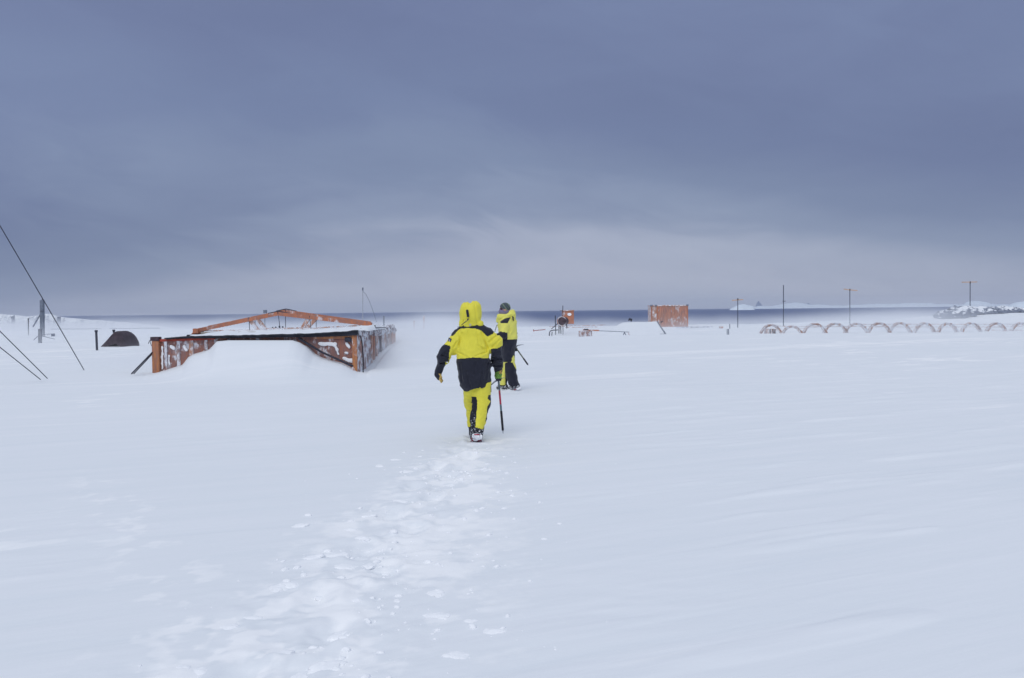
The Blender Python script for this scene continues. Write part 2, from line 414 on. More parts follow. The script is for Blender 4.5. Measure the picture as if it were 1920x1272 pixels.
    bank = .92*np.exp(-np.maximum(0, 46-x)**2/5.5**2)*np.exp(-((y-86)/9)**2)*(1+.25*vnoise(x*.35, y*.2, seed=61))
    bank = bank+.55*np.exp(-((x-38.5)/3.6)**2-((y-84)/6)**2)
    h = h+bank
    h = h-sstep(0, 1, (y-edge)/26)*(10+h)
    lat = np.maximum(0, np.abs(x)-150); h = h-np.minimum(10, lat*.1)
    return h
def gz(x, y): return float(ground(np.array([float(x)]), np.array([float(y)]))[0])
def loose_snow(x, y):
    """where fresh broken snow lies on the wind crust: the track, sastrugi crests, the old track to the side"""
    ty = np.clip(y, 3, 12); tx = np.interp(ty, [3, 4.1, 5, 6.1, 8.9, 11.2, 12], [-1.2, -1.1, -1.0, -.92, -.78, -.45, -.3])
    sg = .95-.045*(ty-4); tm = np.exp(-np.abs((x-tx)/sg)**2.6)*sstep(12.6, 11.2, y)*sstep(1.5, 3, y)
    b1 = fbm(x*1.9, y*1.7, octv=5, seed=91, gain=.62); b2 = fbm(x*5, y*4.5, octv=4, seed=92, gain=.6)
    l = tm*(.08+.85*sstep(.02, .34, b1)+.55*sstep(.10, .40, b2))
    ca, sa = math.cos(R(30)), math.sin(R(30)); u, v = x*ca+y*sa, -x*sa+y*ca
    s = fbm(u*.8+.35*vnoise(x*.7, y*.7, seed=8), v*2.6+.5*vnoise(x*.6, y*.6, seed=7), octv=4, seed=9, gain=.55); reg = sstep(.05, .5, fbm(x*.22+2, y*.17, octv=2, seed=96)+.25*np.exp(-((x-1.2)/1.6)**2-((y-7.5)/2.5)**2))
    l = l+.75*sstep(.16, .42, s)*reg*sstep(2, 4, y)
    ot = np.exp(-((x-(-1.9-.62*(y-5.2)))/.45)**2)*sstep(3.5, 5, y)*sstep(11, 8, y); l = l+ot*.55*sstep(-.05, .35, b2)
    far = sstep(11, 25, y); s2 = fbm(u*.09, v*.6, octv=5, seed=98, gain=.6); l = l+far*.5*sstep(.15, .45, s2)
    return np.clip(l, 0, 1.2)
def build_ground():
    ny = 1150; ys = np.concatenate([np.linspace(-70, 1.4, 24), 1.5*np.exp(np.linspace(0, math.log(150/1.5), ny))])
    nc = 1001; s_ = np.linspace(-1, 1, nc); s_ = s_*(.42+.58*s_**2)
    wdt = 14+1.15*np.abs(ys); X = s_[None, :]*wdt[:, None]; Y = np.repeat(ys[:, None], nc, 1)
    Z = ground(X, Y); V = np.stack([X, Y, Z], -1).reshape(-1, 3)
    loose = loose_snow(X, Y)
    n = len(ys); i = np.arange(n-1)[:, None]*nc+np.arange(nc-1)[None, :]; i = i.ravel()
    F = np.stack([i, i+1, i+nc+1, i+nc], 1)
    o = np_mesh('snow_ground', V, F, SNOW); la = o.data.attributes.new('loose', 'FLOAT', 'POINT'); la.data.foreach_set('value', loose.ravel().astype(np.float32))
    tag(o, 'wind packed snow field with a trodden track', kind='structure'); return o
build_ground()

# sea
def build_sea():
    m, t, b = principled('sea_water', (.045,.075,.15,1), .30, 0, .35); p = t.pos()
    n = t.noise(t.mapping(p, (.006, .03, 1)), 1, 5, .6); n2 = t.noise(t.mapping(p, (.04, .12, 1)), 1, 4, .6)
    t.l.new(t.ramp(n, [(.35, (.050,.085,.205,1)), (.65, (.080,.12,.26,1))]), b.inputs['Base Color'])
    bump(t, b, n2, .8, 2.5); b.inputs['Roughness'].default_value = .42
    mb = MB(); mb.add([(-60000,-300,-8),(60000,-300,-8),(60000,70000,-8),(-60000,70000,-8)], [(0,1,2,3)])
    tag(mb.build('sea', m), 'dark blue grey sea under a storm sky', kind='structure')
build_sea()
# ------------------------------------------------------------------ half-buried hut with its roof trusses
def build_hut():
    o0 = Vector((-7.5, 26.0, 0))
    hut = empty('hut', o0, 'long orange hut buried to its eaves in drifted snow, roof trusses standing on top', 'hut')
    P = lambda px, py, Y: at(px, py, Y)
    # front wall: rusty sheet between studs, left of the drift and right of it
    ztl, ztr = P(300, 636, HY0).z, P(668, 629, HY0).z
    zt = lambda x: ztl+(ztr-ztl)*(x-HX0)/(HX1-HX0)
    mb = MB(); n = 40
    vs = []; 
    for i in range(n+1):
        x = HX0+.05+(HX1-.1-HX0)*i/n; r = .012*math.sin(i*2.1)
        vs += [(x, HY0+.02+r, -.4), (x, HY0+.02+r, zt(x)), (x, HY0+.09, -.4), (x, HY0+.09, zt(x))]
    fs = []
    for i in range(n):
        a = i*4; b = a+4; fs += [(a, b, b+1, a+1), (a+2, a+3, b+3, b+2), (a+1, b+1, b+3, a+3)]
    mb.add(vs, fs); label(mb.build('front_wall', ORANGE_SNOW, hut), 'orange sheet wall plastered with snow')
    def stud(px0, px1, m, name='stud', y0=632, y1=700, d=.03, lab=None):
        a, b = P(px0, y1, HY0), P(px1, y0, HY0); q = MB()
        q.box((a.x, HY0-d, a.z-.2), (b.x, HY0+.015, zt(b.x)-.03)); o = q.build(name, m, hut, bevel=.006)
        if lab: label(o, lab)
    stud(309.5, 313, FROSTED); stud(333, 337.5, FROSTED); stud(356, 362, PALEOR); stud(385, 389, FROSTED)
    # left corner post with its dark head, right corner post, two headers
    a, b = P(288, 702, HY0), P(299.5, 637, HY0)
    q = MB(); q.box((a.x, HY0-.10, a.z-.3), (b.x, HY0+.10, b.z-.04)); label(q.build('corner_post', WOODOR, hut, bevel=.012), 'thick orange post at the exposed corner')
    q = MB(); q.box((a.x-.03, HY0-.12, b.z-.035), (b.x+.01, HY0+.12, b.z+.08)); q.build('post_cap', RUSTD, hut, bevel=.01)
    def header(px0, px1, y0a, y1a, y0b, y1b, m, d, lab):
        A, B, Cc, D = P(px0, y1a, HY0), P(px1, y1b, HY0), P(px1, y0b, HY0), P(px0, y0a, HY0)
        q = MB(); q.hexa([(A.x, HY0-d, A.z), (B.x, HY0-d, B.z), (B.x, HY0+.03, B.z), (A.x, HY0+.03, A.z), (D.x, HY0-d, D.z), (Cc.x, HY0-d, Cc.z), (Cc.x, HY0+.03, Cc.z), (D.x, HY0+.03, D.z)])
        label(q.build('header_beam', m, hut, bevel=.006), lab)
    header(300, 404, 636.5, 641, 633.5, 637.0, REDP, .05, 'red painted header over the left wall sheet')
    header(589, 662, 631, 636, 629, 634.5, WOODOR, .06, 'bright orange header over the right wall sheet')
    a, b = P(661.5, 690, HY0), P(669.5, 629, HY0)
    q = MB(); q.box((a.x, HY0-.075, a.z-.3), (b.x, HY0+.02, b.z+.0)); label(q.build('corner_post', WOODOR, hut, bevel=.01), 'bright orange post beside the frosted side wall')
    # bolted plates and lumps of snow stuck on the right sheet
    for (x0, y0, x1, y1) in [(648, 632.6, 659, 641)]:
        A, B = P(x0, y1, HY0), P(x1, y0, HY0); q = MB(); q.box((A.x, HY0-.10, A.z), (B.x, HY0-.005, B.z)); q.build('metal_plate', DARK, hut, bevel=.01)
    def patch(name, pts, r, seed):
        f = union([cone(tuple(P(a, b, HY0-.01)-o0), tuple(P(c, d_, HY0-.01)-o0), ra*HY0/FPX, rb*HY0/FPX, ky=2.2) for a, b, ra, c, d_, rb in pts], .03)
        g = lambda X, Y, Z: f(X, Y, Z)-.02*vnoise(X*11, Y*11, Z*11, seed)
        al = [P(p[i], p[i+1], HY0)-o0 for p in pts for i in (0, 3)]
        lo = (min(p.x for p in al)-.25, -.16, min(p.z for p in al)-.2); hi = (max(p.x for p in al)+.25, .1, max(p.z for p in al)+.2)
        skin_part(name, g, lo, hi, .022, CLUMP, hut)
    patch('stuck_snow', [(600, 645, 3.5, 628, 646, 4), (628, 646, 4, 634, 664, 2.2)], 1, 3)
    patch('stuck_snow', [(650, 644, 3, 655, 652, 2.6)], 1, 4)
    patch('stuck_snow', [(648.5, 662, 3.2, 651, 663, 3.2)], 1, 5)
    patch('stuck_snow', [(656, 676, 4, 663, 678, 4), (644, 672, 3, 656, 676, 3.5)], 1, 6)
    patch('stuck_snow', [(321, 651, 3.5, 325, 653, 4.0)], 1, 7); patch('stuck_snow', [(317, 668, 2.0, 317, 688, 1.6)], 1, 12)
    patch('stuck_snow', [(345, 650, 3.5, 349, 656, 3.0)], 1, 8)
    patch('stuck_snow', [(304, 650, 2.5, 304, 692, 1.8)], 1, 9)
    # receding side wall: ribs, frost and rust
    zs = lambda y: float(np.interp(y, [26, 28, 34.1], [P(672, 622, 26).z, P(700, 619.5, 28).z, P(739, 616, 34.1).z]))
    mb = MB(); n = 60; vs = []; fs = []
    for i in range(n+1):
        y = HY0-.02+(HY1-HY0)*i/n; r = .035*(i % 3 == 1)+.01*math.sin(i*1.7)
        vs += [(HX1+r, y, -.4), (HX1+r, y, zs(y)-.02), (HX1-.12, y, -.4), (HX1-.12, y, zs(y)-.02)]
    for i in range(n):
        a = i*4; b = a+4; fs += [(a, b, b+1, a+1), (a+2, a+3, b+3, b+2), (a+1, b+1, b+3, a+3)]
    fs += [(0, 1, 3, 2), (n*4, n*4+2, n*4+3, n*4+1)]
    mb.add(vs, fs); label(mb.build('side_wall', FROSTED, hut), 'ribbed side wall caked with frost, rust showing between')
    rnd = random.Random(3)
    for (y, w_, m) in [(28.3, .16, PALEOR), (28.75, .2, ORANGE), (29.3, .18, PALEOR), (30.2, .2, RUSTD), (31.1, .26, PALEOR), (33.2, .3, ORANGE), (33.8, .25, ORANGE)]:
        q = MB(); q.box((HX1+.03, y-w_/2, -.2), (HX1+.075, y+w_/2, zs(y)-.12)); q.build('side_board', m, hut, bevel=.005)
    # wind-plastered frost along the top of the side wall
    def fr(X, Y, Z):
        y = Y+o0.y; z0 = np.interp(y, [26, 28, 34.1], [zs(26), zs(28), zs(34.1)])
        d_ = np.sqrt(((X+o0.x-HX1-.04)/1.0)**2+((Z-z0+.05)*.55)**2)-.055
        return np.maximum(d_-.055*vnoise(X*6, Y*7, Z*4, 71)-.03*vnoise(X*16, Y*17, Z*13, 72), np.abs(Y-(HY0+HY1)/2+o0.y)-(HY1-HY0)/2)
    skin_part('frost_crust', fr, (HX1-o0.x-.2, HY0-o0.y-.05, .6), (HX1-o0.x+.28, HY1-o0.y+.05, 1.45), .03, m_weathered('dark_frost', (.22,.19,.23,1), (.30,.20,.19,1), .70, 2.4), hut)
    q = MB(); q.tube([P(675, 629, 25.95), P(678.5, 640, 25.9), P(680, 655, 25.9), P(680.5, 668, 25.9), P(681, 700, 25.9)], .018, 6); label(q.build('hanging_cable', FELT, hut, smooth=True), 'black cable drooping down the frosted corner')
    # roof deck with felt edge; snow lies on it up to the trusses
    X = [HX0-.05, HX0+.35, -9.7, -8.5, -7.5, -6.4, -5.4, HX1+.1]
    pt = {308: 634.0, 350: 631.0, 420: 629.5, 480: 628.4, 600: 625.0, 650: 621.5, 670: 619.3}
    tp = [P(k, v, HY0-.15) for k, v in pt.items()]; bp = [P(k, v, HY0-.15) for k, v in {308: 635.8, 350: 635.2, 420: 634.6, 480: 633.8, 600: 632.3, 650: 630.5, 670: 628.6}.items()]
    q = MB(); vs = []; fs = []
    for t_, b_ in zip(tp, bp):
        zb = 1.02; yb = HY1
        vs += [tuple(b_), tuple(t_), (t_.x, yb, zb+.03), (t_.x, yb, zb-.05)]
    for i in range(len(tp)-1):
        a = i*4; b = a+4; fs += [(a, b, b+1, a+1), (a+1, b+1, b+2, a+2), (a+3, a+2, b+2, b+3), (a, a+3, b+3, b)]
    fs += [(0, 1, 2, 3), tuple(len(vs)-4+k for k in (0, 3, 2, 1))]
    q.add(vs, fs); rf = q.build('roof', FELT, hut); label(rf, 'flat roof with a black felt edge')
    def feltlip(seed, pts, r):
        q = MB(); q.tube(pts, r, 6); q.build('felt_edge', FELT, rf, smooth=True)
    rr = random.Random(5)
    E = []; 
    for i in range(41):
        px = 312+(669-312)*i/40; py = float(np.interp(px, list(pt), list(pt.values())))
        p = P(px, py+1.3+rr.uniform(-.5, .5), HY0-.2+rr.uniform(-.02, .02)); E.append(p)
    feltlip(1, E, [.018+.012*rr.random() for _ in E])
    # snow on the roof (a mass of snow: part of what the roof carries)
    nx_, ny_ = 70, 26; V = []; 
    for j in range(ny_+1):
        for i in range(nx_+1):
            px = 352+(690-352)*i/nx_; Yv = HY0-.12+(29.9-HY0)*j/ny_
            x = P(px, 600, HY0).x
            zf = float(np.interp(px, list(pt), list(pt.values()))); z0 = P(px, zf, HY0-.15).z
            z1 = P(px, float(np.interp(px, [352, 380, 480, 560, 600, 640, 690], [627, 621.5, 620, 618.5, 617.3, 614.5, 609.5])), 28.0).z
            t_ = j/ny_; k = float(sstep(0, .5, np.array(t_)))*(1-float(sstep(.62, 1, np.array(t_))))
            z = z0+(z1-z0)*k+.012*math.sin(i*.9+j*.6)+.02*(1 if j > 0 else 0)
            V.append((x, Yv, z if 0 < i < nx_ and j < ny_ else z0-.03))
    F = [(j*(nx_+1)+i, j*(nx_+1)+i+1, (j+1)*(nx_+1)+i+1, (j+1)*(nx_+1)+i) for j in range(ny_) for i in range(nx_)]
    q = MB(); q.add(V, F); label(q.build('roof_snow', SNOW, rf, smooth=True), 'smooth blanket of snow over the roof')
    # pale timber edging lying at the left of the roof
    q = MB(); q.beam(P(378, 624.8, 27.4), P(447, 624.6, 27.2), .12, .075); q.beam(P(447, 623.6, 27.0), P(480, 623.4, 27.0), .1, .04); q.build('edge_board', m_plain('bleached_timber', (.42,.38,.34,1), .8, 0, .15, 6), rf, bevel=.006)
    q = MB(); q.box(tuple(P(351, 631, HY0)-Vector((0, .05, 0))), tuple(P(357.5, 628, HY0)+Vector((0, .12, 0)))); q.build('vent_block', FELT, rf, bevel=.01)
    # trusses
    def truss(Y, L, A, Rr, webs, rods, bot, lab):
        tr = bpy.data.objects.new('roof_truss', None); C.objects.link(tr); tr.parent = hut; tr.location = P(*A, Y)-o0; tr['label'] = lab
        def pb(name, mb_, m, bev=.004): return mb_.build(name, m, tr, bevel=bev)
        l, a, r = P(*L, Y), P(*A, Y), P(*Rr, Y)
        for s, e in ((l, a), (a, r)):
            q = MB(); q.beam(s, e, .10, .085); q.beam(s+Vector((0, -.055, -.005)), e+Vector((0, -.055, -.005)), .02, .115); pb('top_chord', q, ORANGE)
        q = MB(); q.beam(a+Vector((-.3, -.0, .01)), a+Vector((.02, 0, .075)), .12, .03); q.beam(a+Vector((.02, 0, .075)), a+Vector((.35, 0, .0)), .12, .03); pb('ridge_plate', q, DARK)
        for s, e in bot:
            q = MB(); q.beam(P(*s, Y), P(*e, Y), .08, .035); pb('bottom_chord', q, PALEOR)
        for s, e in webs:
            q = MB(); q.beam(P(*s, Y), P(*e, Y), .05, .11); q.beam(P(s[0]+2.2, s[1], Y+.09), P(e[0]+2.2, e[1], Y+.09), .03, .07); pb('web_strut', q, PALEOR)
        for s, e in rods:
            q = MB(); q.tube([P(*s, Y-.04), P(*e, Y-.04)], .011, 6); q.tube([P(s[0], s[1]-1.5, Y-.04), P(s[0], s[1]+2, Y-.04)], .03, 6); pb('tie_rod', q, DARK, 0)
    truss(28.0, (366, 620.5), (521.5, 588.3), (697.5, 608.5), [((468, 600), (484, 620)), ((579, 595.5), (566, 617))],
          [((467, 597), (468, 620)), ((521.5, 587), (525, 616)), ((580.5, 594), (583, 616))], [((372, 620.6), (483, 619.6)), ((500, 616.4), (564, 615.4)), ((570, 616.3), (676, 610.6))], 'nearer truss of the pair')
    truss(29.4, (392, 614), (535.5, 584.0), (695, 606), [((483.5, 599.5), (498, 618)), ((591.5, 599), (573.5, 617))],
          [((478, 598), (478.5, 610)), ((535.5, 583), (535.5, 615)), ((592.5, 592.5), (593, 614))], [((486, 617.5), (500, 617)), ((572, 617), (600, 615.5))], 'farther truss of the pair')
    q = MB(); q.beam(P(366, 621, 27.9), P(378, 622.5, 28.2), .2, .16); q.beam(P(360, 626, 28), P(372, 626, 28), .1, .05); q.build('bearing_shoe', ORANGE, hut, bevel=.01)
    q = MB(); q.beam(P(690, 607, 28.0), P(697, 608.3, 28.0), .16, .1); q.beam(P(680, 609, 28.2), P(703, 614, 28.2), .14, .09); q.build('bearing_shoe', ORANGE, hut, bevel=.01)
    q = MB(); q.tube([P(698, 610.5, 27.6), P(703.4, 610.5, 27.6), P(703.8, 618, 27.6)], .015, 6); q.tube([P(705, 615, 27.6), P(723, 614.5, 29)], .014, 6); q.build('pipe_bracket', DARK, hut, smooth=True)
    # far roof edge boards beyond the trusses
    q = MB(); q.beam(P(704, 616.5, 29), P(738, 616.4, 34.0), .12, .05); q.build('eaves_board', DARK, hut)
    for k, (px, py) in enumerate([(511, 615.5), (517, 615), (524, 613.5), (530, 614.2)]):
        q = MB(); p = P(px, py, 28.6); q.tube([p-Vector((0, 0, .03)), p+Vector((0, 0, .035))], .03, 6); q.build('roof_bolt', DARK, hut)
    return hut
build_hut()

# things lying against and in front of the hut
q = MB(); q.beam(at(560, 634.5, 25.95), at(604, 661, 25.82), .07, .05); q.beam(at(604, 661, 25.82), at(662, 687, 25.7), .07, .05)
tag(q.build('plank', DARK, None, origin=at(604, 661, 25.8), bevel=.006), 'dark plank slanting down the drift across the hut front', 'plank')
q = MB(); a, b, c = at(650.5, 703, 25.4), at(663, 690.5, 25.7), at(654, 699, 25.2)
q.beam(a, b, .09, .03, up=(.5, -.8, .2))
tag(q.build('board', PALEOR, None, origin=a), 'broken snowy board poking out at the foot of the bright orange corner post', 'board')
q = MB(); q.tube([at(560, 696.8, 24.9), at(600, 696.2, 24.9), at(638, 696.6, 24.9), at(639, 698.5, 24.85), at(639, 696.6, 24.9), at(646, 696.6, 24.9), at(646.5, 699, 24.85)], .011, 6)
tag(q.build('metal_rail', GREYST, None, origin=at(600, 697, 24.9)), 'thin metal rail lying in the snow before the hut drift', 'rail')
# struts and a loose wire at the hut's left corner
for (a, b, r, lb) in [((247, 701, 24.6), (288, 658.5, 26), .022, 'upper of two dark cables stretched from the hut corner to the snow'),
                      ((251, 701, 24.9), (288, 661.5, 26.1), .016, 'lower of two dark cables stretched from the hut corner to the snow')]:
    q = MB(); q.tube([at(*a), at(*b)], r, 6); tag(q.build('anchor_cable', DARK, None, origin=at(*a), smooth=True), lb, 'cable', 'cables tying the hut corner down')
q = MB(); q.tube([at(288, 651, 26), at(284, 648.5, 26), at(281.5, 642, 26), at(282.5, 636, 26), at(280, 640, 26), at(278, 645, 26)], .009, 5)
tag(q.build('loose_wire', DARK, None, origin=at(288, 651, 26), smooth=True), 'thin loose wire curling from the exposed corner of the hut', 'wire')

# ------------------------------------------------------------------ left side: guy wires, posts, tank
def wire(a, b, r, lb, n=10, sag=0):
    A, B = at(*a), at(*b); q = MB(); pts = []
    for i in range(n+1):
        t_ = i/n; p = A.lerp(B, t_); p.z -= sag*4*t_*(1-t_); pts.append(p)
    q.tube(pts, r, 6); o = q.build('guy_wire', DARK, None, origin=B, smooth=True); return tag(o, lb, 'wire', 'guy wires of a mast outside the picture')
wire((-150, 170, 21), (157.5, 694, 27.6), .013, 'long steep guy wire crossing the dark post', sag=-.03)
wire((-90, 532, 20), (89, 710, 23.8), .011, 'guy wire reaching the snow between the long wire and the lowest wire')
wire((-120, 556, 20), (76, 712, 23.6), .011, 'lowest of the three guy wires anchored in the snow')
def post(name, px, ytop, ybot, Y, wpx, m, lb, cat, grp=None, capm=None, square=False, lean=0):
    a, b = at(px+lean, ybot, Y), at(px, ytop, Y); w_ = wpx*Y/FPX/2
    a.z = min(a.z, gz(a.x, Y))-.25
    e = empty(name, Vector((a.x, Y, a.z+.25)), lb, cat, grp)
    q = MB()
    if square: q.beam(a, b, w_*2, w_*2, up=(0, 1, 0))
    else: q.tube([a, b], w_, 12)
    q.build('shaft', m, e, smooth=not square, bevel=.01 if square else 0)
    return e, a, b, w_
e, a, b, w_ = post('braced_post', 79, 563, 616, 74, 6.2, GREYST, 'tall dark post with a slanting brace left of the hut', 'post', square=True)
q = MB(); q.beam(at(75.5, 590, 74), at(62, 613, 73), .07, .07); q.build('brace', GREYST, e)
q = MB(); q.beam(at(75.2, 583.6, 73.8), at(83, 583.6, 73.8), .06, .04); q.build('band', DARK, e)
q = MB(); q.tube([at(79, 563, 74), at(79.5, 560, 74)], .03, 6); q.build('spike', DARK, e)
e, a, b, w_ = post('stub_post', 75, 617, 641, 57, 5.0, m_plain('pale_grey_wood', (.30,.32,.36,1), .8, 0, .2, 5), 'short pale post with wire stays in front of the braced post', 'post', square=True)
for (p, q_) in [((72, 630, 57), (63, 638, 56)), ((78, 630, 57), (103, 636.5, 57.5)), ((78, 627.5, 57.5), (100, 626.5, 59))]:
    q = MB(); q.beam(at(*p), at(*q_), .03, .03); q.build('stay', GREYST, e)
q = MB(); q.box(tuple(at(96, 631, 59)), tuple(at(101, 626, 59)+Vector((0, .15, 0)))); q.build('bracket', GREYST, e)
post('thin_post', 53, 597, 615, 80, 1.8, DARK, 'thin short post far left of the braced post', 'post')
e, a, b, w_ = post('vent_pipe', 180.3, 620, 655, 43, 4.2, DARK, 'dark vertical pipe beside the humped tank', 'pipe', lean=1.8)
q = MB(); q.tube([b-Vector((0, 0, .07)), b+Vector((0, 0, .02))], w_*1.35, 12); q.build('pipe_cap', DARK, e, smooth=True)
# humped rusty tank
def tank():
    Y = 47.0; base = at(211, 650, Y); e = empty('tank', base, 'dark rust brown humped tank half sunk in the snow', 'tank')
    prof = [(183, 655), (183.5, 652), (190, 645.5), (196, 639.3), (202, 632.5), (208, 625.5), (212.5, 621.6), (218, 622), (224, 626.5), (229.5, 633.5), (233.3, 641), (235, 647), (235, 655)]
    ctr = at(216, 645, Y); q = MB(); vs = []; fs = []; rings = [(0, .90), (.18, .97), (.5, 1.0), (1.4, 1.0), (1.9, .9), (2.1, .7)]
    fine = []
    for i in range(len(prof)-1):
        for k in range(3):
            t_ = k/3; fine.append((prof[i][0]*(1-t_)+prof[i+1][0]*t_, prof[i][1]*(1-t_)+prof[i+1][1]*t_))
    fine.append(prof[-1]); prof = fine
    for dy, s in rings:
        for p in prof:
            v = at(p[0], p[1], Y); vs.append((ctr.x+(v.x-ctr.x)*s, Y+dy, ctr.z-.3+(v.z-ctr.z+.3)*s))
    n = len(prof)
    for j in range(len(rings)-1):
        for i in range(n-1): a = j*n+i; fs.append((a, a+1, a+n+1, a+n))
    vs.append((ctr.x, Y-.03, ctr.z)); c = len(vs)-1
    for i in range(n-1): fs.append((i+1, i, c))
    q.add(vs, fs); q.build('shell', m_plain('blackened_rusty_steel', (.050,.030,.045,1), .75, .1, .3, 5), e, smooth=True)
    q = MB(); p = at(213.3, 623, Y+.7); q.tube([p-Vector((0, 0, .05)), p+Vector((0, 0, .05)), p+Vector((0, 0, .052)), p+Vector((0, 0, .13))], [.055, .055, .075, .075], 12); q.build('filler_cap', DARK, e)
tank()
q = MB(); q.beam(at(96, 617.4, 88), at(190, 617.0, 88), .05, .05); q.beam(at(205, 616.3, 88), at(300, 615.6, 88), .06, .06)
tag(q.build('snow_rail', GREYST, None, origin=at(190, 617, 88)), 'thin grey rail lying along the snow edge behind the humped tank', 'rail')
# behind the hut
e, a, b, w_ = post('far_sign_post', 496.5, 590, 612, 84, 1.6, GREYST, 'small post with a square box seen over the hut truss', 'post')
q = MB(); q.box(tuple(at(493.5, 588, 83.9)), tuple(at(500, 581.5, 84.1)+Vector((0, .2, 0)))); q.build('box', GREYST, e, bevel=.01)
e, a, b, w_ = post('whip_mast', 680, 541, 606, 92, 1.5, m_plain('pale_grey_metal', (.42,.45,.5,1), .6, .2, .1, 5), 'thin pale mast with a curved stay behind the hut', 'mast')
q = MB(); q.tube([at(680, 546, 92), at(686, 552, 91.8), at(692, 564, 91.5), at(699, 582, 91), at(706, 604, 90)], .022, 5); q.build('stay', GREYST, e, smooth=True)
q = MB(); q.tube([at(680.3, 539.5, 92), at(680.2, 545, 92)], .075, 8); q.build('mast_head', GREYST, e)
post('far_bollard', 719.5, 593, 606, 85, 3.2, GREYST, 'stubby grey post just past the hut side wall', 'post')
post('far_orange_marker', 776.5, 602, 611, 85, 2.6, PALEOR, 'shorter of two faint orange markers between the hut and the hooded walker', 'marker', 'faint orange markers behind the hut')
post('far_orange_marker', 794.5, 592, 611, 85, 3.0, PALEOR, 'taller of two faint orange markers between the hut and the hooded walker', 'marker', 'faint orange markers behind the hut')

# ------------------------------------------------------------------ centre: machinery, buried frames, mound roof, container
def machine():
    Y = 62; o0 = at(1055, 625, Y); e = empty('winch_drum', o0, 'dark rusty drum on thin legs in front of the orange panel', 'machine')
    P = lambda x, y, dy=0: at(x, y, Y+dy)
    c = P(1056, 602.5); q = MB(); q.tube([c+Vector((-.12, -.35, 0)), c+Vector((-.08, -.25, 0)), c+Vector((.12, .45, 0))], [.20, .30, .30], 22); q.build('drum', RUSTD, e, smooth=True)
    q = MB(); n = 18; q.tube([c+Vector((-.12+math.cos(k*2*math.pi/n)*.31, -.30, math.sin(k*2*math.pi/n)*.31)) for k in range(n+1)], .03, 6); q.build('drum_rim', PALEOR, e, smooth=True)
    for (x0, x1) in ((1048.5, 1048), (1050.8, 1051.8)):
        q = MB(); q.beam(P(x0, 603, -.1), P(x1, 626, -.1), .085, .07); q.build('leg', DARK, e)
    q = MB(); q.beam(P(1062, 606, .3), P(1063, 616, .3), .07, .07); q.build('leg', DARK, e)
    q = MB(); q.beam(P(1046, 607, -.1), P(1034, 617, -.3), .05, .05); q.build('arm', DARK, e)
    e2 = empty('orange_panel', at(1065, 607, 66), 'upright orange panel with a white patch behind the dark drum', 'panel'); Y2 = 66
    a, b = at(1054.5, 608, Y2), at(1076, 582, Y2); q = MB(); q.box((a.x, Y2, a.z), (b.x, Y2+.6, b.z)); q.build('board', ORANGE, e2, bevel=.02)
    c = at(1067.7, 589.8, Y2); q = MB(); n = 20; vs = [(c.x+math.cos(k*2*math.pi/n)*.155, Y2-.02+dy, c.z+math.sin(k*2*math.pi/n)*.11) for dy in (0, .015) for k in range(n)]
    q.add(vs, [tuple(range(n-1, -1, -1))]+[(k, (k+1) % n, n+(k+1) % n, n+k) for k in range(n)]); label(q.build('patch', CLUMP, e2), 'white oval patch')
    q = MB(); q.box((a.x-.03, Y2-.06, b.z-.05), (b.x+.03, Y2+.64, b.z+.02)); q.build('top_rail', PALEOR, e2)
machine()
e, a, b, w_ = post('cross_pole', 1055.3, 573.5, 596, 63, 1.4, DARK, 'dark pole with a short crossbar rising above the drum', 'pole')
q = MB(); q.beam(at(1049.5, 583.2, 63), at(1055.3, 583.2, 63), .035, .035); q.build('crossbar', DARK, e)
post('short_pole', 1041, 592, 614, 63, 1.7, DARK, 'short dark pole left of the drum', 'pole', lean=1)
q = MB(); q.tube([at(1030, 630, 58), at(1030.3, 624, 58), at(1032, 621, 58), at(1036, 619.6, 58), at(1046, 619, 58.4)], .035, 6); q.tube([at(1034.5, 630, 57.8), at(1035.3, 622.5, 57.8)], .03, 6)
tag(q.build('bent_pipe', DARK, None, origin=at(1031, 630, 58), smooth=True), 'bent grey pipe sticking out of the snow in front of the drum', 'pipe')
q = MB(); q.beam(at(1000.5, 620.5, 60), at(1022, 618.2, 61), .045, .05); q.tube([at(1000.5, 618, 60), at(1000.5, 622, 60)], .03, 6)
tag(q.build('red_beam', REDP, None, origin=at(1001, 620.5, 60)), 'thin red beam lying low on the snow past the second walker', 'beam')
q = MB(); q.beam(at(1030, 613, 74), at(1135, 609.5, 76), .10, .05); q.beam(at(1060, 614.8, 71), at(1120, 613.3, 73), .06, .05)
tag(q.build('ledge_beam', PALEOR, None, origin=at(1080, 612, 75)), 'long pinkish beam lying on the snow behind the low orange box', 'beam')
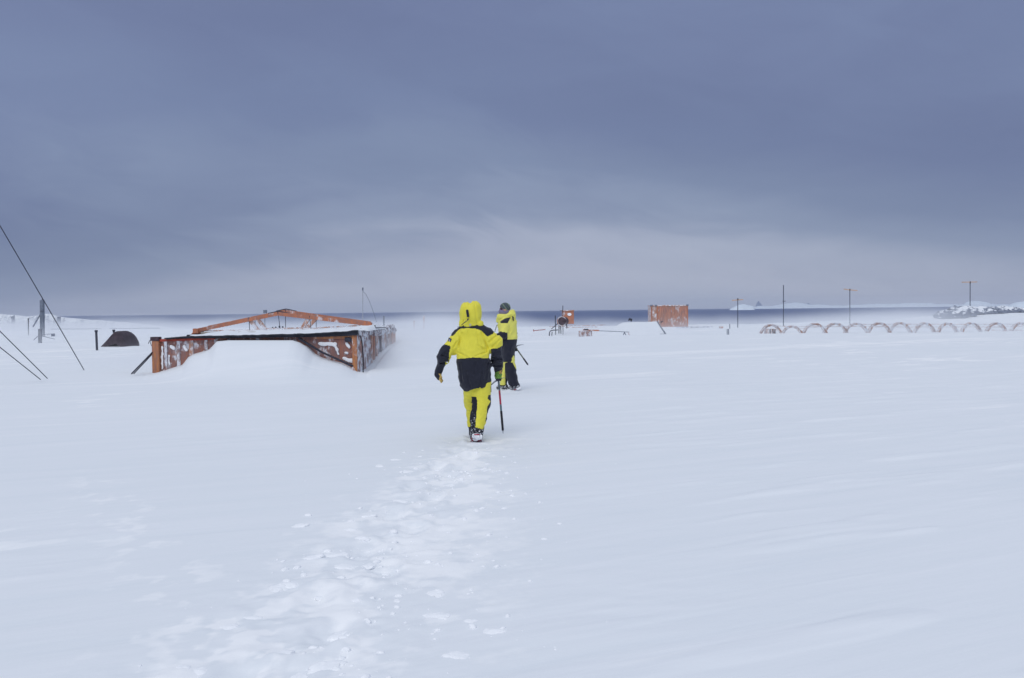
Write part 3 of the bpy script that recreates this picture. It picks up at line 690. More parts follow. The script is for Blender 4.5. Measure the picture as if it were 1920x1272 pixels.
def low_box():
    Y = 57; e = empty('buried_crate', at(1130, 630, Y), 'low orange box frame sunk in snow with a triangular bracket at one end', 'crate'); P = lambda x, y, dy=0: at(x, y, Y+dy)
    q = MB(); a, b = P(1087, 632), P(1110, 621); q.box((a.x, Y, a.z-.1), (b.x, Y+.9, b.z)); q.build('end_panel', FROSTED, e, bevel=.01)
    q = MB(); q.beam(P(1087, 620.6, -.03), P(1088, 631, -.03), .07, .07, up=(0,1,0)); q.build('corner_post', PALEOR, e)
    q = MB(); q.beam(P(1093, 618.8), P(1104, 619.2), .12, .07); q.beam(P(1104, 619.7), P(1123, 620), .12, .085); label(q.build('top_rail', ORANGE, e), 'bright orange rail along the top')
    q = MB(); q.tube([P(1095, 618.2, -.05), P(1103, 618.2, -.05)], .045, 8); q.build('grip', DARK, e)
    q = MB(); q.beam(P(1122, 620.5), P(1180, 623), .08, .04); q.build('thin_rail', GREYST, e)
    q = MB(); q.beam(P(1179, 623), P(1179.5, 632), .09, .09, up=(0,1,0)); q.build('corner_post', PALEOR, e)
    q = MB(); q.beam(P(1167.5, 631), P(1171, 623.5), .05, .05); q.beam(P(1171, 623.5), P(1174.5, 631), .05, .05); q.build('bracket', GREYST, e)
low_box()
def slab_roof():
    """roof of a hut whose walls are under the snow: one snowy slope facing the camera and a dark eave"""
    e = empty('buried_roof', at(1180, 628, 60), 'low sloping roof buried in snow with one dark eave showing', 'roof')
    A, B, Cc, D = at(1108, 630, 58.5), at(1251, 631, 58.5), at(1231, 603, 67), at(1150, 605.5, 67)
    A.z -= .1; B.z -= .08
    q = MB(); nx_, ny_ = 40, 14; V = []
    for j in range(ny_+1):
        for i in range(nx_+1):
            u, v_ = i/nx_, j/ny_; p = A.lerp(B, u).lerp(D.lerp(Cc, u), v_); k = math.sin(math.pi*v_)*.05*math.sin(math.pi*min(1, u*3))
            p.z += k+.02*math.sin(u*9+v_*4)-(.5*(1-min(1, u*4))**2); V.append(p)
    F = [(j*(nx_+1)+i, j*(nx_+1)+i+1, (j+1)*(nx_+1)+i+1, (j+1)*(nx_+1)+i) for j in range(ny_) for i in range(nx_)]
    b0 = len(V); V += [B+Vector((0, 0, -.5)), Cc+Vector((0, 0, -.9)), D+Vector((0, 0, -.9)), Cc+Vector((1.0, 6, -1.4)), D+Vector((0, 6, -1.4))]
    iB, iC, iD = nx_, (ny_+1)*(nx_+1)-1, ny_*(nx_+1)
    F += [(iC, b0+3, b0+4, iD), (iB, b0, b0+3, iC)]
    q.add(V, F); q.build('snow_cover', SNOW, e, smooth=True)
    q = MB(); q.beam(B.lerp(Cc, .12)+Vector((.04, 0, 0)), Cc.lerp(B, .02)+Vector((.04, 0, .0)), .05, .09); q.build('eave_board', GREYST, e)
    q = MB(); q.beam(at(1245, 622, 60.5), at(1248, 627.5, 59.3), .08, .07); q.beam(at(1238, 626.5, 59.5), at(1247, 627.5, 59), .04, .03); q.build('eave_end', GREYST, e)
    q = MB(); q.tube([at(1178, 601.5, 67), at(1181, 598.8, 67), at(1183.5, 599.5, 67), at(1184, 603, 67)], [.04, .10, .10, .05], 8); q.build('roof_vent', DARK, e, smooth=True)
    q = MB(); q.beam(at(1239, 605, 70), at(1242.5, 602.5, 70), .08, .08); q.build('roof_peg', DARK, e)
slab_roof()
CONT = m_weathered('hazed_container_paint', (.56,.27,.19,1), (.46,.26,.20,1), .12, .8)  # orange paled in the colour itself, for the haze in front of it
def container():
    Y = 86; a, b = at(1221, 609, Y), at(1290, 571.8, Y); e = empty('shipping_container', Vector(((a.x+b.x)/2, Y, a.z)), 'weathered orange shipping container standing against the sea', 'container')
    a.z = -.2; n = 46; q = MB(); vs = []; fs = []
    x0, x1 = a.x+.62, b.x-.05; L = 2.3
    for i in range(n+1):
        x = x0+(x1-x0)*i/n; d_ = (.0, .0, .05, .05)[i % 4]
        vs += [(x, Y+.03+d_, a.z), (x, Y+.03+d_, b.z-.04)]
    for i in range(n): fs.append((2*i, 2*i+2, 2*i+3, 2*i+1))
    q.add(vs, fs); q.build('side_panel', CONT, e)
    q = MB(); q.box((a.x+.05, Y+.06, a.z), (x0, Y+L, b.z-.03)); q.build('end_panel', PALEOR, e, bevel=.01)
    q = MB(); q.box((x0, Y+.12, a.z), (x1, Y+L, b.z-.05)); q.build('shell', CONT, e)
    for x in (a.x, a.x+.55, b.x-.10):
        q = MB(); q.box((x, Y-.01, a.z), (x+.11, Y+.11, b.z)); q.build('corner_post', ORANGE, e, bevel=.008)
    q = MB(); q.box((a.x, Y-.015, b.z-.10), (b.x+.01, Y+.1, b.z+.0)); q.box((a.x, Y+.1, b.z-.06), (b.x, Y+L, b.z-.02)); q.build('top_rail', PALEOR, e)
    for x in (a.x-.06, a.x+.36, b.x-.16):
        q = MB(); q.box((x, Y-.04, b.z-.10), (x+.22, Y+.16, b.z+.035)); q.build('corner_casting', GREYST, e, bevel=.01)
    q = MB(); q.box((x0+1.55, Y-.0, a.z), (x0+1.62, Y+.05, b.z-.1)); q.build('door_seam', PALEOR, e)
container()
q = MB(); q.beam(at(1270, 614.3, 78), at(1334, 613.2, 80), .3, .10); q.beam(at(1331, 613, 79), at(1332.5, 619, 78.6), .09, .09); q.beam(at(1326, 617.5, 78.6), at(1333, 618, 78.6), .08, .06)
tag(q.build('snow_ledge', m_weathered('ledge_mix', (.3,.3,.36,1), (.25,.22,.25,1), .9, 2.0), None, origin=at(1300, 614, 79)), 'low snow covered ledge with a grey end post right of the container', 'ledge')
e, a, b, w_ = post('twin_stub', 1363.5, 617.5, 628, 56, 1.6, GREYST, 'pair of short grey stakes side by side in the snow', 'stake')
q = MB(); q.tube([at(1366, 617, 56), at(1366.3, 628.5, 56)], .03, 8); q.build('second_stake', GREYST, e, smooth=True)
post('far_stub', 1368.3, 608, 617, 74, 1.6, GREYST, 'tiny grey stake behind the pair of stakes', 'stake')
q = MB(); q.box(tuple(at(1350, 616, 74)), tuple(at(1356, 612.5, 74)+Vector((0, .3, 0))))
tag(q.build('half_buried_box', PALEOR, None, origin=at(1353, 615, 74), bevel=.02), 'small snowy box between the ledge and the grey stakes', 'box')

# ------------------------------------------------------------------ antenna masts
POLE = m_plain('hazed_pole', (.10,.115,.16,1), .6, .3, .2, 20)  # dark poles lightened in colour to stand in for distant fog
def tmast(px, ytop, ybot, Y, x0, y0, x1, y1, lb):
    e, a, b, w_ = post('antenna_mast', px, ytop, ybot, Y, 1.5, POLE, lb, 'antenna', 'T shaped antenna masts near the shore')
    for s, t_ in (((x0, y0), (px, (y0+y1)/2)), ((px, (y0+y1)/2), (x1, y1))):
        q = MB(); q.beam(at(*s, Y), at(*t_, Y), .10, .085); q.build('antenna_arm', m_plain('bleached_orange', (.62,.42,.30,1), .7, 0, .1, 6), e, bevel=.01)
    q = MB(); q.tube([at(px, ytop-.6, Y), at(px, ytop+3, Y)], .065, 8); q.build('mast_head', DARK, e)
tmast(1383.3, 560.5, 613, 78, 1372.5, 563.5, 1393.5, 562, 'shortest T shaped antenna, standing in front of the iceberg')
tmast(1593.5, 542.5, 601, 84, 1582, 542.4, 1607.5, 545.2, 'T shaped antenna with a tilted pale arm above the orange arches')
tmast(1819, 528.5, 582, 86, 1803.5, 529.5, 1832, 529, 'tallest T shaped antenna, standing on the rocky bank')
e, a, b, w_ = post('plain_mast', 1469, 535, 612, 80, 1.6, POLE, 'plain dark mast without arms between the two T shaped antennas', 'mast')
q = MB(); q.beam(at(1467.3, 565, 80), at(1473, 565, 80), .07, .05); q.build('cleat', DARK, e)

# ------------------------------------------------------------------ the row of buried lattice arches
ARM = m_weathered('hazed_orange_lattice', (.58,.36,.28,1), (.48,.40,.40,1), .60, 2.4)  # orange with the pale pinkish fade of blowing snow mixed into the colour
def arches():
    pk = [(1446.5, 608.8, 20), (1487, 611.5, 19), (1528.6, 606.8, 22), (1568, 606.2, 21), (1607.5, 606.4, 20.5), (1650, 605.4, 20), (1689, 605.2, 19.5), (1735.6, 605.6, 18.5), (1779, 606, 17.5), (1823, 605.6, 18), (1870, 605.4, 18.5), (1916, 605.4, 19), (1957, 605.2, 19)]
    ordn = ['first', 'second', 'third', 'fourth', 'fifth', 'sixth', 'seventh', 'eighth', 'ninth', 'tenth', 'eleventh', 'twelfth', 'thirteenth']
    for k, (px, py, hw) in enumerate(pk):
        Y = 57 if k < 3 else 58.5; top = at(px, py, Y); bx = hw*Y/FPX; foot = at(px, 628 if k < 3 else 624, Y).z; H = top.z-foot
        e = empty('lattice_arch', Vector((top.x, Y, foot)), '', 'arch', 'row of half buried orange lattice arches')
        e['label'] = {0: 'first orange lattice arch of the row, beside the grey stakes', 1: 'lower greyish lattice arch, second of the row, behind the small striped box'}.get(k, ordn[k]+' orange lattice arch of the row, counted from the striped box end')
        rnd = random.Random(k); lean = rnd.uniform(-1, 1)
        for dy in (0, .30):
            q = MB(); n = 22; outer = []; inner = []
            for i in range(n+1):
                q_ = 2*i/n-1; k_ = 1-abs(q_)**2.3; jx, jz = rnd.uniform(-.008, .008), rnd.uniform(-.008, .008)+lean*q_*.04
                outer.append(Vector((top.x+q_*bx*1.22+jx, Y+dy, foot-.16+k_*(H+.16)+jz))); inner.append(Vector((top.x+q_*(bx*1.22-.10)+jx, Y+dy, foot-.16+k_*(H+.06)+jz)))
            q.tube(outer, .021, 6); q.tube(inner, .016, 6)
            for i in range(0, n): q.tube([outer[i], inner[i+1]] if i % 2 else [inner[i], outer[i+1]], .010, 4)
            q.build('rib', ARM, e)
            # sheet strip between the chords
            if dy == 0:
                q = MB(); q.add([p+Vector((0, .02, 0)) for p in outer]+[p+Vector((0, .02, 0)) for p in inner]+[p+Vector((0, .035, 0)) for p in outer]+[p+Vector((0, .035, 0)) for p in inner],
                      [(i, i+1, n+2+i, n+1+i) for i in range(n)]+[(2*n+2+i, 3*n+3+i, 3*n+4+i, 2*n+3+i) for i in range(n)]); q.build('web_sheet', ARM, e)
        for i in range(2, 21, 3):
            q_ = 2*i/22-1; p = Vector((top.x+q_*bx*1.22, Y, foot-.16+(1-abs(q_)**2.3)*(H+.16)))
            q = MB(); q.tube([p, p+Vector((0, .30, 0))], .012, 5); q.build('crosspiece', ARM, e)
    for (pts, r, lb) in [([(1446, 611, 57.3), (1487, 613, 57.4), (1560, 612.5, 58.2)], .015, 'rod joining the first three arches'),
                         ([(1500, 616.5, 57.6), (1560, 611, 58.2)], .012, 'short slanting rod behind the third arch'),
                         ([(1600, 608.5, 59), (1700, 608.2, 59), (1830, 608.3, 59), (1960, 608.2, 59)], .017, 'upper of the long pipes running through the arches'),
                         ([(1560, 613, 58.9), (1700, 612, 58.9), (1860, 612.2, 58.9), (1960, 611.8, 58.9)], .013, 'middle long pipe running through the arches'),
                         ([(1640, 614.6, 58.3), (1800, 614.6, 58.3), (1880, 614.4, 58.3)], .010, 'lowest thin pipe running through the arches'),
                         ([(1845, 619.3, 58.2), (1895, 619.6, 58.2), (1960, 619.3, 58.2)], .012, 'pipe lying at the feet of the last arches')]:
        q = MB(); q.tube([at(*p) for p in pts], r, 6); tag(q.build('long_pipe', ARM, None, origin=at(*pts[0]), smooth=True), lb, 'pipe', 'pipes through the row of arches')
    e = empty('striped_box', at(1447, 627, 56.5), 'small orange box with dark upright bars under the first arch', 'box'); Y = 56.5
    a, b = at(1436.5, 629, Y), at(1456, 616.8, Y); q = MB(); q.box((a.x, Y+.03, a.z), (b.x, Y+.4, b.z)); q.build('case', ARM, e)
    for px in (1444, 1449.5, 1453):
        p = at(px, 622, Y); q = MB(); q.box((p.x-.025, Y-.01, a.z), (p.x+.025, Y+.02, b.z-.03)); q.build('bar', DARK, e)
arches()

# ------------------------------------------------------------------ rocks, distant ice, far hills
def rock_mat():
    m, t, b = principled('rock_with_snow', rough=.85, spec=.2); p = t.pos()
    geo = t.new('ShaderNodeNewGeometry'); nz = t.sep(geo.outputs['Normal'])[2]
    n = t.noise(p, 1.1, 6, .65, .5); n2 = t.noise(p, 4, 5, .6)
    col = t.ramp(n2, [(.3, (.14,.165,.23,1)), (.7, (.24,.27,.35,1))])  # bluish, lightened rock tones: haze put into the base colour
    f = t.ramp(t.math('ADD', t.math('MULTIPLY', nz, .35), n), [(.72, 0.0), (.80, 1.0)])
    t.l.new(t.mix(f, col, (.86,.89,.93,1)), b.inputs['Base Color']); bump(t, b, n2, .6, .2); return m
ROCK = rock_mat()
def lump(name, c, r, seed, mat, h, lb=None, cat=None, grp=None, amp=.25, freq=1.2, flat=True):
    """irregular rock or ice: noisy ellipsoid with faceted surface"""
    r = arr(r)
    def f(X, Y, Z):
        q = np.sqrt((X/r[0])**2+(Y/r[1])**2+(Z/r[2])**2)
        s = freq/r.mean(); ridge = 1-2*np.abs(fbm(X*s*1.3, Y*s*1.3, Z*s*1.3, 3, seed))
        return (q-1+amp*fbm(X*s, Y*s, Z*s*1.5, 4, seed+9)-amp*.5*ridge)*r.min()
    o = skin_part(name, f, -r*1.5, r*1.5, h, mat, None, smooth=not flat); o.location = c
    return tag(o, lb, cat, grp)
for k, (px, py, Y, rx, rz, lb) in enumerate([(1786, 592.5, 81, 1.3, .62, 'dark jagged rock at the near end of the bank'), (1803, 588.5, 82, 1.2, .62, 'dark jagged rock left of the tallest antenna'),
        (1822, 586.5, 84, 1.1, .50, 'dark rock at the foot of the tallest antenna'), (1840, 585.5, 84.5, 1.2, .46, 'dark rock just right of the tallest antenna'),
        (1858, 585, 85, 1.2, .42, 'snowy dark rock between the tallest antenna and the picture edge'), (1880, 584.5, 86, 1.4, .46, 'long dark rock on the bank crest'), (1901, 586, 86, 1.3, .46, 'last dark rock of the bank, partly drifted over')]):
    lump('rock', at(px, py, Y), (rx, 1.0, rz), 80+k, ROCK, .085, lb, 'rock', 'dark rocks along the snowy bank', .38, 1.5)
ICE = m_plain('glacier_ice', (.72,.80,.88,1), .6, 0, .05, .01, 0)
FARROCK = m_plain('far_hazed_rock', (.16,.21,.33,1), .8, 0, .1, .01, 0)  # rock colour lightened towards blue, distance haze painted in
def massif(name, prof, Y, depth, mat, lb, cat=None, kind=None, base=-8.0, lobes=0):
    """ridge built from a skyline given at its real distance, with slopes front and back"""
    q = MB(); vs = []; fs = []; n = len(prof); rows = [(-.5, 0), (-.42, .45), (-.2, .9), (0, 1), (.3, .8), (.6, 0)]
    for ry, s in rows:
        for i, (px, py) in enumerate(prof):
            p = at(px, py, Y); j = vnoise(np.array([i*.9]), np.array([ry*5.0]), seed=13)[0]
            vs.append((p.x*(1+ry*depth/Y), Y+ry*depth, base+(p.z-base)*s*(1+(.12*j if 0 < s < 1 else 0))))
    for r in range(len(rows)-1):
        for i in range(n-1): a = r*n+i; fs.append((a, a+1, a+n+1, a+n))
    q.add(vs, fs); o = q.build(name, mat, None, origin=at(prof[n//2][0], prof[n//2][1], Y)); 
    return tag(o, lb, cat, None, kind)
def jag(pts, n, amp, seed):
    xs = np.linspace(pts[0][0], pts[-1][0], n); ys = np.interp(xs, [p[0] for p in pts], [p[1] for p in pts])
    ys = ys+amp*fbm(xs*.13, xs*0, octv=4, seed=seed); ys[0] = pts[0][1]; ys[-1] = pts[-1][1]; return list(zip(xs, ys))
massif('iceberg', jag([(1368, 580), (1372, 577.5), (1384, 572), (1395, 570.8), (1407, 573.5), (1413, 575.5), (1415, 580)], 24, .8, 1), 5200, 300, ICE, 'pale flat iceberg floating behind the shortest antenna', 'iceberg')
massif('far_island', jag([(1405, 577.5), (1425, 573.5), (1450, 574), (1470, 569.5), (1495, 567.5), (1520, 572), (1540, 571), (1560, 573.5), (1600, 572.5), (1640, 570.5), (1700, 569.5), (1740, 568.5), (1760, 570.5), (1800, 571), (1860, 570), (1890, 571.5), (1960, 571)], 120, 1.0, 2), 15000, 1500, ICE, 'low ice covered land on the horizon', None, 'structure')
massif('sea_peak', jag([(1415, 577), (1417.5, 572), (1420, 567), (1422.3, 564), (1425, 567.5), (1428, 571.5), (1432, 576)], 14, .3, 3), 15900, 120, FARROCK, 'sharp haze blue rock peak beside the iceberg on the horizon', 'sea stack')
massif('sea_peak', jag([(1511, 573), (1513, 569.5), (1516, 568), (1518.5, 570.5), (1522, 573.5)], 10, .3, 4), 15900, 80, FARROCK, 'small dark knob on the far ice shelf right of the plain mast', 'sea stack')
massif('iceberg', jag([(1806, 571), (1812, 566.5), (1824, 564.8), (1836, 565), (1852, 567.5), (1860, 571)], 24, .6, 5), 9000, 300, ICE, 'pale rounded iceberg behind the tallest antenna', 'iceberg')
massif('iceberg', jag([(1886, 577.5), (1892, 572), (1902, 567.5), (1920, 565.5), (1950, 565), (1990, 577)], 24, .6, 6), 4200, 300, ICE, 'large domed iceberg at the edge of the view behind the bank', 'iceberg')
massif('far_hill', jag([(-260, 586), (-120, 585), (-30, 587), (10, 590), (28, 591.5), (50, 594), (68, 592.5), (82, 589.2), (95, 589.0), (104, 592), (116, 595), (160, 599), (230, 604), (300, 611), (380, 626)], 90, .8, 7), 260, 90, ROCK, 'rocky snow patched headland along the left shore', None, 'structure', base=-8.5)

# ------------------------------------------------------------------ air: thin even haze, and spindrift blowing low over the snow
def haze():
    m = bpy.data.materials.new('haze_air'); m.use_nodes = True; m.node_tree.nodes.clear(); t = NT(m.node_tree)
    v = t.new('ShaderNodeVolumePrincipled'); v.inputs['Color'].default_value = (.90,.94,1,1); v.inputs['Density'].default_value = 4e-5
    v.inputs['Anisotropy'].default_value = 0
    o = t.new('ShaderNodeOutputMaterial'); t.l.new(v.outputs[0], o.inputs['Volume'])
    q = MB(); q.box((-9000, -120, -12), (13000, 17500, 170)); h = q.build('haze', m); tag(h, 'thin cold haze over sea and snow', kind='stuff')
def spindrift():
    m = bpy.data.materials.new('spindrift'); m.use_nodes = True; m.node_tree.nodes.clear(); t = NT(m.node_tree)
    p = t.pos(); x, y, z = t.sep(p)
    top = t.math('MULTIPLY_ADD', t.ramp(t.math('DIVIDE', t.math('ADD', x, 60), 120), [(.15, 1.0), (.44, .75), (.52, .05), (.62, .0), (.72, .35), (.86, .25), (1.0, .6)]), .75, 1.20)
    plume = t.ramp(t.noise(t.mapping(p, (.16, .05, .0), (0, 0, R(10))), 1, 3, .5, .6), [(.42, 0.0), (.70, 1.0)])
    top = t.math('MULTIPLY_ADD', plume, .75, top)
    hz = t.math('DIVIDE', t.math('SUBTRACT', top, z), 2.1, clamp=True); hz = t.math('POWER', hz, 2.6)
    ry = t.ramp(t.math('DIVIDE', y, 200), [(.13, 0.0), (.17, .03), (.24, .06), (.285, .50), (.36, .75), (.44, 1.0), (.62, 1.0), (.70, 0.0)])
    n = t.noise(t.mapping(p, (.055, .03, .35), (0, 0, R(15))), 1, 4, .55, .5)
    nn_ = t.ramp(n, [(.34, .10), (.62, 1.0)])
    dn = t.math('MULTIPLY', t.math('MULTIPLY', hz, ry), t.math('MULTIPLY', nn_, .10))
    def puff(cx, cy, cz, rx, ry_, rz, dens):      # snow curling round a corner
        g = None
        for c_, v_, r_ in ((cx, x, rx), (cy, y, ry_), (cz, z, rz)):
            q_ = t.math('DIVIDE', t.math('SUBTRACT', v_, c_), r_); q_ = t.math('MULTIPLY', q_, q_); g = q_ if g is None else t.math('ADD', g, q_)
        return t.math('MULTIPLY', t.math('MULTIPLY', t.math('EXPONENT', t.math('MULTIPLY', g, -1.0)), dens), nn_)
    for pf in ((-3.4, 32.5, .45, 1.3, 5.0, .50, .75), (-4.0, 27.5, .1, 1.2, 1.2, .30, .5), (8, 63, .2, 9, 6, .45, .06), (35, 58, .15, 16, 5, .40, .05), (-2.6, 40, .9, 1.8, 4.0, .6, .30), (-12.0, 30, .1, 1.6, 2.5, .35, .22), (27.0, 66, .6, 3.5, 6, .8, .12), (33, 74, .8, 4, 6, .8, .10)): dn = t.math('ADD', dn, puff(*pf))
    v = t.new('ShaderNodeVolumePrincipled'); v.inputs['Color'].default_value = (.96,.975,1,1); t.l.new(dn, v.inputs['Density'])
    o = t.new('ShaderNodeOutputMaterial'); t.l.new(v.outputs[0], o.inputs['Volume'])
    q = MB(); q.box((-115, 26.6, -2.5), (115, 142, 2.6)); h = q.build('blowing_snow', m); tag(h, 'spindrift blowing low across the snow field', kind='stuff')
    m.cycles.volume_step_rate = .35 if hasattr(m.cycles, 'volume_step_rate') else 1
haze(); spindrift()

# ------------------------------------------------------------------ people
SKIN = m_plain('skin', (.50,.28,.22,1), .55, 0, .08, 12, .05)
BOOTB = m_cloth('boot_black', (.02,.02,.028,1)); REDC = m_plain('red_crampon_paint', (.45,.03,.07,1), .45, .1, .2, 20)
STEEL = m_plain('bare_steel', (.32,.34,.38,1), .4, .8, .15, 20)
GAITER_SNOWY, _t, _b = principled('black_gaiter_dusted_with_snow', rough=.8, spec=.3)
_n = _t.noise(_t.coord(), 48, 4, .7, .4); _z = _t.sep(_t.coord())[2]
_f = _t.ramp(_t.math('ADD', _n, _t.math('MULTIPLY', _t.math('SUBTRACT', .30, _z), .35)), [(.60, 0.0), (.66, 1.0)])
_t.l.new(_t.mix(_f, (.016,.018,.028,1), (.88,.90,.93,1)), _b.inputs['Base Color']); bump(_t, _b, _n, .4, .01)
GREEN = m_cloth('green_glove_fabric', (.20,.42,.07,1), .2); TAN = m_cloth('tan_leather', (.62,.42,.12,1), .15)
def local(pt, s, x0, z0): return lambda a, b, y=0.0: ((a-x0)*s, y, (z0-b)*s)
def head_fs(c, fw, sc=1.0):
    """skull, jaw, nose and ears; fw = (x, y) facing direction"""
    c = arr(c); f3 = arr((fw[0], fw[1], 0)); s3 = arr((-fw[1], fw[0], 0)); up = arr((0, 0, 1.0))
    P = lambda a, b, u: c+f3*a*sc+s3*b*sc+up*u*sc
    def r(a, b, u): return np.abs(f3)*a*sc+np.abs(s3)*b*sc+up*u*sc
    fs = [ell(P(-.012, 0, .025), r(.098, .077, .10)), ell(P(.030, 0, -.035), r(.062, .060, .088)), cone(P(.045, -.0, -.098), P(.055, 0, -.10), .026*sc, .020*sc),
          cone(P(.088, 0, .000), P(.106, 0, -.030), .010*sc, .014*sc), ell(P(.086, 0, -.066), r(.012, .024, .010)), cone(P(.080, -.030, .022), P(.080, .030, .022), .014*sc, .014*sc)]
    for sd_ in (-1, 1): fs.append(ell(P(-.005, sd_*.078, -.010), r(.018, .010, .032)))
    return union(fs, .018), P
def scaled_axis(d): d = Vector(d); return d.normalized()
def ice_axe(name, top, tip, pick_dir, lb, bands, rad=.013, tail=None):
    """head with pick and adze, banded shaft, spike; top / tip are world points"""
    top, tip = Vector(top), Vector(tip); e = empty(name, top, lb, 'ice axe'); ax = (tip-top); L = ax.length; ax.normalize(); pk = Vector(pick_dir).normalized()
    side = ax.cross(pk).normalized()
    q = MB(); q.tube([top+pk*.0, top+pk*.06-ax*.004, top+pk*.12+ax*.010, top+pk*.17+ax*.035], [.013, .011, .008, .003], 8); label(q.build('pick', STEEL, e, smooth=True), 'curved steel pick')
    q = MB(); q.beam(top-pk*.005, top-pk*.065+ax*.008, .028, .010, up=tuple(ax)); q.beam(top-pk*.065+ax*.008, top-pk*.095+ax*.02, .05, .006, up=tuple(ax)); q.build('adze', STEEL, e, bevel=.002)
    for t0, t1, m, r in bands:
        q = MB(); q.tube([top+ax*L*t0, top+ax*(L*t0+.004), top+ax*(L*t1-.004), top+ax*L*t1], [r*.9, r, r, r*.9], 12); q.build('grip' if m is BOOTB else 'shaft', m, e, smooth=True)
    q = MB(); q.tube([top+ax*L*bands[-1][1], tip-ax*.03, tip], [.009, .007, .0015], 8); q.build('spike', STEEL, e, smooth=True)
    return e
def crampon(parent, H, T, n, wid, seed, snow=True, s=1.0):
    """red frame with steel points under a sole that runs from heel H to toe T, sole normal n (pointing out of the sole)"""
    H, T, n = Vector(H), Vector(T), Vector(n).normalized(); f = (T-H).normalized(); sd_ = f.cross(n).normalized(); rnd = random.Random(seed)
    L = (T-H).length; off = n*.060*s
    def pt(a, b, o=0): return H+f*(a*L)+sd_*b*wid+off+n*o
    q = MB(); loop = [(-.28,-.5),(-.36,0),(-.28,.5),(.1,.62),(.6,.75),(1.05,.82),(1.3,.45),(1.36,0),(1.3,-.45),(1.05,-.82),(.6,-.75),(.1,-.62),(-.28,-.5)]
    q.tube([pt(a, b) for a, b in loop], .006*s, 6, caps=False); q.tube([pt(-.05, -.6), pt(-.05, .6)], .0075*s, 6); q.tube([pt(.85, -.8), pt(.85, .8)], .008*s, 6); q.tube([pt(.1, 0), pt(.8, 0)], .008*s, 6)
    cr = q2 = q.build('crampon', REDC, None, smooth=True, origin=(0, 0, 0)); cr.parent = parent
    q = MB()
    for a, b in [(-.28,-.5),(-.28,.5),(.1,-.62),(.1,.62),(.6,-.75),(.6,.75),(1.05,-.8),(1.05,.8),(1.32,-.35),(1.32,.35)]: q.tube([pt(a, b), pt(a+.02, b, .034*s)], [.006*s, .0012], 5)
    o = q.build('crampon_spikes', STEEL, None, origin=(0, 0, 0)); o.name = 'point'; o.parent = cr
    if snow:
        F = []
        for k in range(17): F.append(ell(pt(rnd.uniform(-.3, 1.3), rnd.uniform(-.75, .75), rnd.uniform(-.006, .016)), (rnd.uniform(.014, .032)*s, rnd.uniform(.012, .022)*s, rnd.uniform(.014, .028)*s)))
        u_ = union(F, .008); g = lambda X, Y, Z: u_(X, Y, Z)-.005*vnoise(X*70, Y*70, Z*70, seed)
        lo = [min(pt(a, b)[i] for a in (-.4, 1.4) for b in (-.9, .9))-.05 for i in range(3)]; hi = [max(pt(a, b)[i] for a in (-.4, 1.4) for b in (-.9, .9))+.05 for i in range(3)]
        skin_part('caked_snow', g, lo, hi, .006, CLUMP, parent)
    return cr
